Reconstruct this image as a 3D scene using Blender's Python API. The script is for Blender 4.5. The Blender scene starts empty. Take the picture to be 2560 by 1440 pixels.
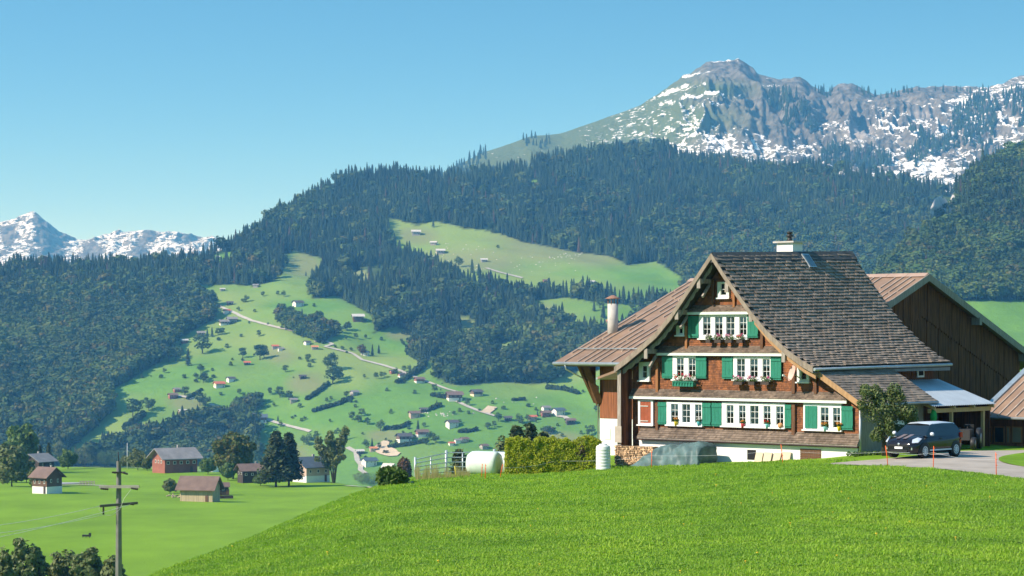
import bpy, math, random
import numpy as np
from mathutils import Vector, Matrix, Euler
R = math.radians
rnd = random.Random(7)
rng = np.random.default_rng(7)
scene = bpy.context.scene
col = scene.collection

# ------------------------------------------------------------------ camera, sky, sun, exposure
F = 5600.0; HOR = 850.0; CZ = 6.0          # focal length in photo pixels, horizon row, eye height over the yard
cam_d = bpy.data.cameras.new('camera'); cam = bpy.data.objects.new('camera', cam_d); col.objects.link(cam)
cam_d.sensor_width = 36.0; cam_d.lens = F / 2560 * 36
cam_d.shift_y = (HOR - 720) / 2560
cam_d.clip_start = 0.5; cam_d.clip_end = 60000
cam.location = (0, 0, CZ); cam.rotation_euler = (R(90), 0, 0)
scene.camera = cam

SUN_AZ_DIR = np.array([1.0, 0.42]); SUN_EL = 37.0    # horizontal travel direction of the light, elevation
world = bpy.data.worlds.new('World'); scene.world = world; world.use_nodes = True
wn = world.node_tree; wn.nodes.clear()
w_out = wn.nodes.new('ShaderNodeOutputWorld'); w_bg = wn.nodes.new('ShaderNodeBackground')
w_sky = wn.nodes.new('ShaderNodeTexSky'); w_sky.sky_type = 'NISHITA'; w_sky.sun_disc = False
w_sky.sun_elevation = R(SUN_EL)
to_sun = -SUN_AZ_DIR / np.linalg.norm(SUN_AZ_DIR)
w_sky.sun_rotation = math.atan2(to_sun[0], to_sun[1])
w_sky.altitude = 0; w_sky.air_density = 1.65; w_sky.dust_density = 0.5; w_sky.ozone_density = 4.0
w_tc = wn.nodes.new('ShaderNodeTexCoord'); w_map = wn.nodes.new('ShaderNodeMapping')
w_map.inputs['Scale'].default_value = (1, 1, 4.1)
w_hs = wn.nodes.new('ShaderNodeHueSaturation'); w_hs.inputs['Saturation'].default_value = 1.24; w_hs.inputs['Hue'].default_value = .488
wn.links.new(w_tc.outputs['Generated'], w_map.inputs['Vector']); wn.links.new(w_map.outputs['Vector'], w_sky.inputs['Vector'])
wn.links.new(w_sky.outputs['Color'], w_hs.inputs['Color']); wn.links.new(w_hs.outputs['Color'], w_bg.inputs['Color'])
w_bg.inputs['Strength'].default_value = 0.15
wn.links.new(w_bg.outputs['Background'], w_out.inputs['Surface'])

sun_d = bpy.data.lights.new('sun', 'SUN'); sun = bpy.data.objects.new('sun', sun_d); col.objects.link(sun)
sun_d.energy = 4.8; sun_d.angle = R(0.53); sun_d.color = (1.0, 0.94, 0.85)
ld = Vector((SUN_AZ_DIR[0], SUN_AZ_DIR[1], 0)).normalized() * math.cos(R(SUN_EL)); ld.z = -math.sin(R(SUN_EL))
sun.rotation_euler = ld.to_track_quat('-Z', 'Y').to_euler()
sun.location = (-60, -20, 80)
scene.view_settings.view_transform = 'Standard'; scene.view_settings.look = 'None'
scene.view_settings.exposure = 0.62; scene.view_settings.gamma = 1.0
scene.view_settings.use_curve_mapping = False
scene.render.engine = 'CYCLES'
scene.cycles.use_denoising = True
scene.cycles.max_bounces = 6; scene.cycles.diffuse_bounces = 2; scene.cycles.glossy_bounces = 2
scene.cycles.transparent_max_bounces = 12; scene.cycles.transmission_bounces = 3; scene.cycles.volume_bounces = 0
scene.cycles.sample_clamp_indirect = 6

# ------------------------------------------------------------------ helpers
def srgb(h):
    h = h.lstrip('#'); v = [int(h[i:i + 2], 16) / 255 for i in (0, 2, 4)]
    return tuple(c / 12.92 if c <= .04045 else ((c + .055) / 1.055) ** 2.4 for c in v)

def new_mat(name):
    m = bpy.data.materials.new(name); m.use_nodes = True
    nt = m.node_tree; b = nt.nodes['Principled BSDF']
    return m, nt, b

def ramp(nt, fac, stops, interp='LINEAR'):
    r = nt.nodes.new('ShaderNodeValToRGB'); r.color_ramp.interpolation = interp
    e = r.color_ramp.elements
    while len(e) < len(stops): e.new(0.5)
    for i, (p, c) in enumerate(stops):
        e[i].position = p; e[i].color = (c[0], c[1], c[2], 1)
    nt.links.new(fac, r.inputs['Fac']); return r.outputs['Color']

def noise_node(nt, scale, detail=3, rough=.55, vec=None, dims=None, stretch=None):
    n = nt.nodes.new('ShaderNodeTexNoise'); n.inputs['Scale'].default_value = scale
    n.inputs['Detail'].default_value = detail; n.inputs['Roughness'].default_value = rough
    tc = nt.nodes.new('ShaderNodeTexCoord'); src = tc.outputs['Object'] if vec is None else vec
    if stretch:
        mp = nt.nodes.new('ShaderNodeMapping'); mp.inputs['Scale'].default_value = stretch
        nt.links.new(src, mp.inputs['Vector']); src = mp.outputs['Vector']
    nt.links.new(src, n.inputs['Vector']); return n.outputs['Fac']

def mixc(nt, fac, a, b, mode='MIX'):
    m = nt.nodes.new('ShaderNodeMix'); m.data_type = 'RGBA'; m.blend_type = mode
    for sock, v in ((m.inputs[0], fac), (m.inputs[6], a), (m.inputs[7], b)):
        if isinstance(v, (int, float)): sock.default_value = v
        elif isinstance(v, tuple): sock.default_value = (*v[:3], 1)
        else: nt.links.new(v, sock)
    return m.outputs[2]

def bump(nt, b, h, strength=.3, dist=.02):
    n = nt.nodes.new('ShaderNodeBump'); n.inputs['Strength'].default_value = strength; n.inputs['Distance'].default_value = dist
    nt.links.new(h, n.inputs['Height']); nt.links.new(n.outputs['Normal'], b.inputs['Normal'])

def simple(name, c, rough=.7, var=.25, scale=6, stretch=None, metal=0, bmp=.15, spec=.4, island=0, bdist=.01):
    """base colour with a little grain; island > 0 gives each loose piece its own tone"""
    m, nt, b = new_mat(name)
    f = noise_node(nt, scale, 4, .6, stretch=stretch)
    lo = tuple(x * (1 - var) for x in c); hi = tuple(min(1, x * (1 + var)) for x in c)
    o = ramp(nt, f, [(.3, lo), (.7, hi)])
    if island:
        g = nt.nodes.new('ShaderNodeNewGeometry')
        v = ramp(nt, g.outputs['Random Per Island'], [(0, (1 - island,) * 3), (1, (1 + island,) * 3)])
        o = mixc(nt, 1.0, o, v, 'MULTIPLY')
    nt.links.new(o, b.inputs['Base Color'])
    b.inputs['Roughness'].default_value = rough; b.inputs['Metallic'].default_value = metal
    b.inputs['Specular IOR Level'].default_value = spec
    if bmp: bump(nt, b, f, bmp, bdist)
    return m

def foliage(name, cols, rough=.6, per_object=False, trans=.25, patch=0):
    m, nt, b = new_mat(name)
    if per_object:
        oi = nt.nodes.new('ShaderNodeObjectInfo'); f = oi.outputs['Random']
    else:
        g = nt.nodes.new('ShaderNodeNewGeometry'); f = g.outputs['Random Per Island']
    o = ramp(nt, f, [(i / max(1, len(cols) - 1), c) for i, c in enumerate(cols)])
    if per_object:
        n = noise_node(nt, .0075, 3, .6, vec=oi.outputs['Location']); o = mixc(nt, 1.0, o, ramp(nt, n, [(.32, (.62, .70, .80)), (.68, (1.45, 1.35, 1.1))]), 'MULTIPLY')
    if patch:
        ge = nt.nodes.new('ShaderNodeNewGeometry'); n = noise_node(nt, patch, 4, .6, vec=ge.outputs['Position']); o = mixc(nt, 1.0, o, ramp(nt, n, [(.3, (.74, .80, .8)), (.5, (1, 1, 1)), (.72, (1.35, 1.18, 1.1))]), 'MULTIPLY')
    nt.links.new(o, b.inputs['Base Color']); b.inputs['Roughness'].default_value = rough
    b.inputs['Specular IOR Level'].default_value = .25
    if trans:
        t = nt.nodes.new('ShaderNodeBsdfTranslucent'); nt.links.new(o, t.inputs['Color'])
        mx = nt.nodes.new('ShaderNodeMixShader'); mx.inputs[0].default_value = trans
        nt.links.new(b.outputs[0], mx.inputs[1]); nt.links.new(t.outputs[0], mx.inputs[2])
        nt.links.new(mx.outputs[0], nt.nodes['Material Output'].inputs['Surface'])
    return m

class MB:
    """collects faces; build() links them as one mesh object"""
    def __init__(s): s.v = []; s.f = []; s.sm = []
    def add(s, vs, fs, smooth=False):
        o = len(s.v); s.v += [tuple(p) for p in vs]
        s.f += [tuple(i + o for i in f) for f in fs]; s.sm += [smooth] * len(fs); return s
    def box(s, x0, x1, y0, y1, z0, z1):
        return s.add([(x, y, z) for z in (z0, z1) for y in (y0, y1) for x in (x0, x1)],
                     [(0, 2, 3, 1), (4, 5, 7, 6), (0, 1, 5, 4), (2, 6, 7, 3), (0, 4, 6, 2), (1, 3, 7, 5)])
    def obox(s, c, ax, ay, az):
        c, ax, ay, az = (np.array(q, float) for q in (c, ax, ay, az))
        vs = [c + i * ax + j * ay + k * az for k in (-1, 1) for j in (-1, 1) for i in (-1, 1)]
        return s.add(vs, [(0, 2, 3, 1), (4, 5, 7, 6), (0, 1, 5, 4), (2, 6, 7, 3), (0, 4, 6, 2), (1, 3, 7, 5)])
    def prism_y(s, poly, y0, y1):
        """polygon of (x,z), extruded along y"""
        n = len(poly); vs = [(x, y0, z) for x, z in poly] + [(x, y1, z) for x, z in poly]
        fs = [tuple(range(n)), tuple(range(2 * n - 1, n - 1, -1))] + [(i, i + n, (i + 1) % n + n, (i + 1) % n) for i in range(n)]
        return s.add(vs, fs)
    def prism_x(s, poly, x0, x1):
        n = len(poly); vs = [(x0, y, z) for y, z in poly] + [(x1, y, z) for y, z in poly]
        fs = [tuple(range(n)), tuple(range(2 * n - 1, n - 1, -1))] + [(i, i + n, (i + 1) % n + n, (i + 1) % n) for i in range(n)]
        return s.add(vs, fs)
    def tube(s, pts, rad, n=6, cap=True, smooth=True):
        pts = [np.array(p, float) for p in pts]; rad = [rad] * len(pts) if isinstance(rad, (int, float)) else rad
        vs = []
        for i, p in enumerate(pts):
            t = pts[min(i + 1, len(pts) - 1)] - pts[max(i - 1, 0)]; t = t / (np.linalg.norm(t) + 1e-9)
            a = np.cross(t, (0, 0, 1) if abs(t[2]) < .9 else (1, 0, 0)); a /= np.linalg.norm(a); b = np.cross(t, a)
            vs += [p + rad[i] * (math.cos(2 * math.pi * k / n) * a + math.sin(2 * math.pi * k / n) * b) for k in range(n)]
        m = len(pts)
        s.add(vs, [(i * n + k, i * n + (k + 1) % n, (i + 1) * n + (k + 1) % n, (i + 1) * n + k) for i in range(m - 1) for k in range(n)], smooth)
        if cap:
            o = len(s.v) - m * n
            s.f += [tuple(o + k for k in range(n - 1, -1, -1)), tuple(o + (m - 1) * n + k for k in range(n))]; s.sm += [False, False]
        return s
    def lathe(s, prof, c=(0, 0, 0), n=14, axis='z', smooth=True):
        vs = []
        for r_, h in prof:
            for k in range(n):
                a = 2 * math.pi * k / n; p = (r_ * math.cos(a), r_ * math.sin(a), h)
                if axis == 'x': p = (p[2], p[0], p[1])
                if axis == 'y': p = (p[0], p[2], p[1])
                vs.append((p[0] + c[0], p[1] + c[1], p[2] + c[2]))
        m = len(prof)
        s.add(vs, [(i * n + k, i * n + (k + 1) % n, (i + 1) * n + (k + 1) % n, (i + 1) * n + k) for i in range(m - 1) for k in range(n)], smooth)
        o = len(s.v) - m * n
        s.f += [tuple(o + k for k in range(n - 1, -1, -1)), tuple(o + (m - 1) * n + k for k in range(n))]; s.sm += [False, False]
        return s
    def quads(s, V):
        """V: (N,4,3) array"""
        o = len(s.v); s.v += [tuple(p) for p in V.reshape(-1, 3)]
        s.f += [(o + 4 * i, o + 4 * i + 1, o + 4 * i + 2, o + 4 * i + 3) for i in range(len(V))]; s.sm += [False] * len(V); return s
    def mesh(s, name, mat):
        me = bpy.data.meshes.new(name); me.from_pydata(s.v, [], s.f); me.polygons.foreach_set('use_smooth', s.sm)
        me.materials.append(mat); me.update(); return me
    def build(s, name, mat, parent=None, loc=None, **tags):
        return link(name, s.mesh(name, mat), parent, loc, **tags)

def link(name, me, parent=None, loc=None, rot=None, **tags):
    o = bpy.data.objects.new(name, me); col.objects.link(o)
    if parent is not None: o.parent = parent
    if loc is not None: o.location = loc
    if rot is not None: o.rotation_euler = rot
    for k, v in tags.items():
        if v is not None: o[k] = v
    return o

def thing(name, label, cat, loc=(0, 0, 0), rz=0, group=None, scale=None):
    o = link(name, None, None, loc, (0, 0, rz), label=label, category=cat, group=group); o.empty_display_size = .3
    if scale is not None: o.scale = scale
    return o

# numpy noise
def vnoise(x, y, seed=0):
    xi = np.floor(x).astype(np.int64); yi = np.floor(y).astype(np.int64); fx = x - xi; fy = y - yi
    fx = fx * fx * (3 - 2 * fx); fy = fy * fy * (3 - 2 * fy)
    def h(a, b):
        n = (a * 374761393 + b * 668265263 + seed * 974711) & 0xffffffff
        n = ((n ^ (n >> 13)) * 1274126177) & 0xffffffff; n = n ^ (n >> 16)
        return (n & 0xffff) / 65535.0 * 2 - 1
    return (h(xi, yi) * (1 - fx) + h(xi + 1, yi) * fx) * (1 - fy) + (h(xi, yi + 1) * (1 - fx) + h(xi + 1, yi + 1) * fx) * fy
def fbm(x, y, o=4, seed=0):
    a = 1.; t = 0.; s = 0.
    for i in range(o): t = t + a * vnoise(x * 2 ** i, y * 2 ** i, seed + i); s += a; a *= .5
    return t / s
def ridged(x, y, o=4, seed=0):
    a = 1.; t = 0.; s = 0.
    for i in range(o): t = t + a * (1 - 2 * np.abs(vnoise(x * 2 ** i, y * 2 ** i, seed + i))); s += a; a *= .55
    return t / s
def sstep(a, b, x): t = np.clip((x - a) / (b - a), 0, 1); return t * t * (3 - 2 * t)

TX = np.arange(-1100, 3701, 2.0)
def tab(pairs, sm=40):
    xs, ys = zip(*pairs); t = np.interp(TX, xs, ys); k = max(1, int(sm / 2))
    p = np.pad(t, k, mode='edge'); return np.convolve(p, np.ones(2 * k + 1) / (2 * k + 1), 'valid')
def look(t, x): return np.interp(x, TX, t)

# ------------------------------------------------------------------ terrain: heights as a function of bearing (photo column) and distance
NEAR = [(-1000, 52, 1760), (200, 58, 1530), (300, 62, 1485), (400, 66, 1440), (500, 71, 1402), (640, 78, 1345), (760, 86, 1290), (900, 95, 1230),
        (960, 99, 1213), (1060, 105, 1190), (1160, 107, 1188), (1300, 108, 1185), (1500, 106, 1176), (1700, 103, 1170), (2000, 98, 1159),
        (2200, 93, 1163), (2330, 89, 1172), (2560, 84, 1198), (3600, 80, 1225)]
T_YC = tab([(a, b) for a, b, c in NEAR], 70); T_yc = tab([(a, c) for a, b, c in NEAR], 40)
T_ZP = tab([(1230, -.5), (1500, -.2), (1700, .1), (1900, .3), (2060, .6), (2150, .8), (2300, .92), (2420, .88), (2560, .75), (3600, .75)], 40)
T_FC = tab([(-1000, 900), (0, 850), (370, 830), (600, 760), (830, 690), (960, 634), (1100, 600), (3600, 500)], 60)
CREST_A = [(-1000, 705), (-300, 690), (0, 672), (90, 660), (215, 660), (330, 672), (500, 640), (640, 582), (720, 512), (850, 448), (980, 432), (1120, 445),
           (1300, 424), (1400, 398), (1560, 368), (1650, 368), (1720, 392), (1800, 408), (1900, 418), (2000, 420), (2060, 412), (2200, 440), (2300, 460), (2450, 500), (3600, 560)]
T_CA = tab(CREST_A, 30)
T_CC = tab([(1900, 980), (2100, 775), (2200, 690), (2300, 600), (2330, 555), (2385, 480), (2440, 425), (2560, 382), (2700, 345), (3600, 250)], 16)
T_CB = tab([(-1000, 760), (700, 640), (1000, 480), (1110, 430), (1200, 385), (1330, 340), (1400, 335), (1500, 300), (1600, 265), (1640, 238), (1690, 205), (1730, 180),
            (1760, 163), (1800, 154), (1845, 145), (1868, 162), (1900, 190), (1940, 200), (2000, 195), (2040, 225), (2072, 236), (2090, 216), (2130, 212),
            (2180, 237), (2240, 231), (2290, 218), (2370, 217), (2450, 222), (2480, 217), (2560, 190), (2700, 170), (3600, 230)], 8)
T_CD = tab([(-1000, 600), (-300, 600), (-100, 585), (0, 556), (40, 545), (70, 532), (85, 527), (105, 545), (150, 588), (190, 602), (215, 600), (260, 588),
            (330, 578), (370, 574), (400, 580), (450, 582), (520, 598), (640, 625), (800, 700), (1000, 850), (3600, 1400)], 8)

def z_near(x, Y):
    Yc = look(T_YC, x); A = (look(T_yc, x) - HOR) / F - 4 / Yc
    z = 2 - A * Y
    zc = 2 - A * Yc; w = sstep(1230, 1500, x)
    fall = z - .0040 * np.maximum(0, Y - Yc + 3) ** 2
    zp = look(T_ZP, x); t = sstep(0, 7, Y - Yc)
    plat = np.where(Y < Yc, z, zc + (zp - zc) * t - .006 * np.maximum(0, Y - 114 - 38 * sstep(1470, 1640, x)) ** 2)
    X = (x - 1280) / F * Y
    return fall * (1 - w) + plat * w + .045 * fbm(X / 2.2, Y / 2.2, 3, 5) * sstep(140, 100, Y)
def z_field(x, Y):
    X = (x - 1280) / F * Y; Yf = look(T_FC, x)
    return np.maximum(-135., -18 - .0285 * Y - .0015 * np.maximum(0, Y - Yf) ** 2 + .95 * fbm(X / 60 + Y / 140, Y / 110, 3, 11) * sstep(200, 330, Y))
def z_A(x, Y):
    X = (x - 1280) / F * Y; e = (HOR - look(T_CA, x)) / F
    Yc = 625.2 / (.268 - e); zc = 6 + e * Yc
    n = 36 * fbm(X / 420 + 3.1, Y / 500, 3, 21) + 12 * fbm(X / 120 + Y / 300, Y / 130, 3, 31)
    n = n * sstep(1850, 2100, Y)
    near_crest = sstep(Yc - 500, Yc - 60, Y)
    z = np.where(Y < Yc, -118 + .268 * (Y - 1870), zc - .35 * (Y - Yc))
    return np.maximum(z, -140) + n * (1 - .85 * near_crest)
def z_C(x, Y):
    X = (x - 1280) / F * Y; e = (HOR - look(T_CC, x)) / F
    Yc = 624. / (.35 - e); zc = 6 + e * Yc
    z = np.where(Y < 1800, 12 - .08 * (1800 - Y), 12 + .35 * (Y - 1800))
    z = np.where(Y > Yc, np.minimum(zc, z) - .6 * (Y - Yc), z) + 9 * fbm(X / 130, Y / 130, 3, 41) * sstep(1750, 1900, Y) * sstep(Yc + 40, Yc - 150, Y)
    return np.where(x < 1960, -500., z)
def z_B(x, Y):
    X = (x - 1280) / F * Y; yc = look(T_CB, x); t = np.clip((Y - 4250) / 950, 0, 1)
    yb = np.maximum(490, yc + 60); y = yb + (yc - yb) * t ** .92
    z = 6 + (HOR - y) / F * Y
    z = np.where(Y > 5200, 6 + (HOR - yc) / F * 5200 - .7 * (Y - 5200), z); z = np.where(Y < 4250, 6 + (HOR - yb) / F * 4250 - .25 * (4250 - Y), z)
    rough = sstep(1560, 1760, x) * .85 + .15
    env = sstep(0, .12, t) * (1 - .97 * sstep(.66, .97, t)) * np.where(Y > 5200, .03, 1)
    butt = ridged(X / 62 + .35 * fbm(X / 90, Y / 90, 2, 61), Y / 300, 4, 51)
    ledge = np.sin(z / 5.6 + 2.5 * fbm(X / 160, Y / 160, 2, 71)) * 4.6 * sstep(.2, .5, t)
    return z + rough * env * (54 * butt * sstep(.2, .55, t) + 17 * ridged(X / 34, Y / 45, 5, 55) + ledge) + (2.5 * fbm(X / 12, Y / 30, 2, 81) + 6 * ridged(X / 38, Y / 60, 3, 83)) * rough * np.where(Y > 5200, .4, 1)
def z_D(x, Y):
    X = (x - 1280) / F * Y; yc = look(T_CD, x); t = np.clip((Y - 7200) / 900, 0, 1)
    y = 690 + (yc - 690) * t ** .95; z = 6 + (HOR - y) / F * Y
    z = np.where(Y > 8100, 6 + (HOR - yc) / F * 8100 - .8 * (Y - 8100), z)
    z = np.where(Y < 7200, 6 + (HOR - 690) / F * 7200 - .2 * (7200 - Y), z)
    env = sstep(0, .15, t) * (1 - .85 * sstep(.9, 1.0, t))
    return z + env * (26 * ridged(X / 95 + .3 * fbm(X / 120, Y / 120, 2, 92), Y / 330, 4, 91) + 9 * ridged(X / 45, Y / 60, 3, 95))
def zfun(x, Y):
    x = np.asarray(x, float); Y = np.asarray(Y, float); x, Y = np.broadcast_arrays(x, Y)
    z = np.full(x.shape, -160.)
    for lo, hi, fn in ((0, 420, z_near), (120, 1750, z_field), (1350, 4400, z_A), (1200, 3000, z_C), (3600, 7000, z_B), (6600, 9500, z_D)):
        m = (Y >= lo) & (Y <= hi)
        if m.any(): z[m] = np.maximum(z[m], fn(x[m], Y[m]))
    return z

GX = np.arange(-400, 2961, 4.0)
GY = np.unique(np.concatenate([np.geomspace(20, 200, 260), np.geomspace(200, 1700, 240), np.linspace(1700, 4200, 420), np.linspace(4200, 9000, 200)]))
GZ = zfun(GX[:, None], GY[None, :]); GP = HOR - (GZ - CZ) * F / GY[None, :]
GM = np.minimum.accumulate(GP, axis=1)
def hit(x, y):
    """photo pixel -> first ground point on that ray"""
    i = int(np.clip(round((x + 400) / 4), 0, len(GX) - 1)); row = -GM[i]
    k = int(np.searchsorted(row, -y)); k = min(max(k, 1), len(GY) - 1)
    a, b = GP[i][k - 1], GP[i][k]; t = 0 if abs(a - b) < 1e-6 else min(1, max(0, (a - y) / (a - b)))
    Y = GY[k - 1] + t * (GY[k] - GY[k - 1])
    return np.array([(x - 1280) / F * Y, Y, float(zfun(x, Y))])
def pxm(P): return F / P[1]                     # photo pixels per metre at a point
def at(x, y, Y): return np.array([(x - 1280) / F * Y, Y, CZ + (HOR - y) / F * Y])
def ground(X, Y): return float(zfun(1280 + F * X / Y, Y))

def sheet(name, xs, ys, mat, label, cat, dz=0, attrs=None, fn=zfun):
    Xg, Yg = np.meshgrid(xs, ys, indexing='ij'); Z = fn(Xg, Yg) + dz
    V = np.stack([(Xg - 1280) / F * Yg, Yg, Z], -1).reshape(-1, 3); n, m = len(xs), len(ys)
    i = np.arange((n - 1) * (m - 1)); a = (i // (m - 1)) * m + i % (m - 1)
    Q = np.stack([a, a + m, a + m + 1, a + 1], -1)
    me = bpy.data.meshes.new(name); me.vertices.add(len(V)); me.vertices.foreach_set('co', V.ravel())
    me.loops.add(4 * len(Q)); me.loops.foreach_set('vertex_index', Q.ravel().astype(np.int32))
    me.polygons.add(len(Q)); me.polygons.foreach_set('loop_start', np.arange(0, 4 * len(Q), 4, dtype=np.int32))
    me.polygons.foreach_set('use_smooth', np.ones(len(Q), bool)); me.update(calc_edges=True)
    P = HOR - (Z - CZ) * F / Yg
    for k, fnc in (attrs or {}).items():
        at_ = me.attributes.new(k, 'FLOAT', 'POINT'); at_.data.foreach_set('value', fnc(Xg, P, Yg, Z).ravel().astype(np.float32))
    me.materials.append(mat)
    return link(name, me, kind='structure', label=label, category=cat)

def attr(nt, name):
    a = nt.nodes.new('ShaderNodeAttribute'); a.attribute_name = name; return a.outputs['Fac']

# polygons in photo pixels, used to say where pasture and wood lie on the slopes
def inside(poly, x, y):
    x = np.asarray(x, float); y = np.asarray(y, float); c = np.zeros(x.shape, bool); j = len(poly) - 1
    for i in range(len(poly)):
        xi, yi = poly[i]; xj, yj = poly[j]
        if yi != yj: c ^= ((yi > y) != (yj > y)) & (x < (xj - xi) * (y - yi) / (yj - yi) + xi)
        j = i
    return c
PASTURE = [
    [(492, 716), (560, 711), (640, 716), (690, 700), (712, 672), (700, 645), (735, 628), (812, 648), (802, 690), (770, 725), (785, 748), (840, 740), (900, 772), (945, 800),
     (935, 832), (990, 815), (1040, 842), (1022, 878), (1062, 905), (1110, 888), (1120, 915), (1078, 942), (1130, 962), (1200, 962), (1240, 952), (1300, 960), (1370, 958), (1420, 930), (1500, 925),
     (1500, 1200), (880, 1230), (640, 1200), (640, 1090), (585, 1060), (520, 1058), (470, 1062), (415, 1088), (330, 1100), (270, 1130), (230, 1160), (165, 1160), (165, 1130), (240, 1068), (280, 1020),
     (262, 990), (315, 955), (400, 905), (440, 850), (532, 800), (525, 768), (495, 742)],
    [(965, 543), (1000, 552), (1045, 565), (1080, 552), (1130, 562), (1160, 572), (1205, 575), (1260, 588), (1310, 606), (1400, 624), (1440, 632), (1520, 640), (1570, 664), (1640, 655), (1700, 690), (1715, 715),
     (1700, 760), (1640, 752), (1560, 758), (1480, 738), (1400, 738), (1360, 732), (1330, 742), (1180, 712), (1130, 692), (1090, 676), (1055, 652), (1010, 625), (978, 612)],
    [(1330, 752), (1420, 745), (1500, 757), (1560, 762), (1650, 770), (1570, 820), (1525, 840), (1440, 826), (1380, 810), (1345, 795)],
    [(1150, 790), (1188, 802), (1180, 872), (1152, 845)], [(520, 640), (582, 628), (592, 650), (550, 666)], [(1225, 868), (1300, 850), (1310, 878), (1240, 890)],
    [(1240, 918), (1300, 905), (1400, 925), (1370, 950), (1300, 945)], [(870, 690), (915, 668), (925, 700), (890, 712)], [(1000, 730), (1025, 738), (1015, 760), (985, 752)],
    [(1320, 455), (1352, 448), (1350, 462), (1325, 468)], [(1130, 400), (1210, 380), (1330, 345), (1420, 345), (1480, 372), (1400, 380), (1330, 408), (1230, 420), (1150, 424)],
]
def pasture_mask(x, y):
    m = np.zeros(np.shape(x), bool)
    for p in PASTURE: m |= inside(p, x, y)
    return m
def blobs(x, y, L):
    v = np.zeros(np.shape(x))
    for bx, by, rx, ry in L: v = np.maximum(v, np.exp(-((x - bx) / rx) ** 2 - ((y - by) / ry) ** 2))
    return v

# -- ground materials
def grass_mat(name, lo, hi, s1, s2, bs, bd, stretch=None):
    m, nt, b = new_mat(name)
    n1 = noise_node(nt, s1, 5, .6, stretch=stretch); n2 = noise_node(nt, s2, 3, .7)
    o = mixc(nt, n2, ramp(nt, n1, [(.3, lo), (.7, hi)]), ramp(nt, n1, [(.3, tuple(c * .7 for c in lo)), (.7, tuple(c * 1.12 for c in hi))]))
    nt.links.new(o, b.inputs['Base Color']); b.inputs['Roughness'].default_value = .85; b.inputs['Specular IOR Level'].default_value = .15
    bump(nt, b, n2, bs, bd); return m
M_MEADOW = grass_mat('meadow_turf', (.130, .250, .012), (.200, .345, .020), .35, 14, .6, .06)
M_FIELD = grass_mat('field_turf', (.150, .270, .012), (.190, .320, .018), .05, 1.6, .5, .25, (1, .55, 1))

def slope_mat():
    m, nt, b = new_mat('pasture_slope')
    n1 = noise_node(nt, .012, 5, .6); n2 = noise_node(nt, .12, 4, .65); n3 = noise_node(nt, .0042, 3, .5)
    green = mixc(nt, n2, ramp(nt, n1, [(.35, (.100, .230, .038)), (.62, (.165, .325, .050))]), (.095, .200, .038))
    green = mixc(nt, ramp(nt, n3, [(.45, (0, 0, 0)), (.62, (1, 1, 1))]), green, (.200, .280, .070))
    dry = mixc(nt, n2, (.165, .225, .070), (.215, .225, .105))
    f = nt.nodes.new('ShaderNodeMath'); f.operation = 'MULTIPLY_ADD'; nt.links.new(n1, f.inputs[0]); f.inputs[1].default_value = .9
    f2 = nt.nodes.new('ShaderNodeMath'); f2.operation = 'SUBTRACT'; nt.links.new(attr(nt, 'dry'), f2.inputs[0]); f2.inputs[1].default_value = .45
    nt.links.new(f2.outputs[0], f.inputs[2])
    dm = ramp(nt, f.outputs[0], [(.35, (0, 0, 0)), (.85, (1, 1, 1))])
    o = mixc(nt, dm, green, dry)
    o = mixc(nt, attr(nt, 'wood'), o, (.030, .048, .022))
    sn = nt.nodes.new('ShaderNodeMath'); sn.operation = 'ADD'; nt.links.new(attr(nt, 'snow'), sn.inputs[0]); nt.links.new(n2, sn.inputs[1])
    o = mixc(nt, ramp(nt, sn.outputs[0], [(1.02, (0, 0, 0)), (1.08, (1, 1, 1))]) if False else ramp(nt, sn.outputs[0], [(.96, (0, 0, 0)), (1.0, (1, 1, 1))]), o, (.80, .82, .85))
    nt.links.new(o, b.inputs['Base Color']); b.inputs['Roughness'].default_value = .9; b.inputs['Specular IOR Level'].default_value = .1
    bump(nt, b, n2, .5, 2.0); return m
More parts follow.
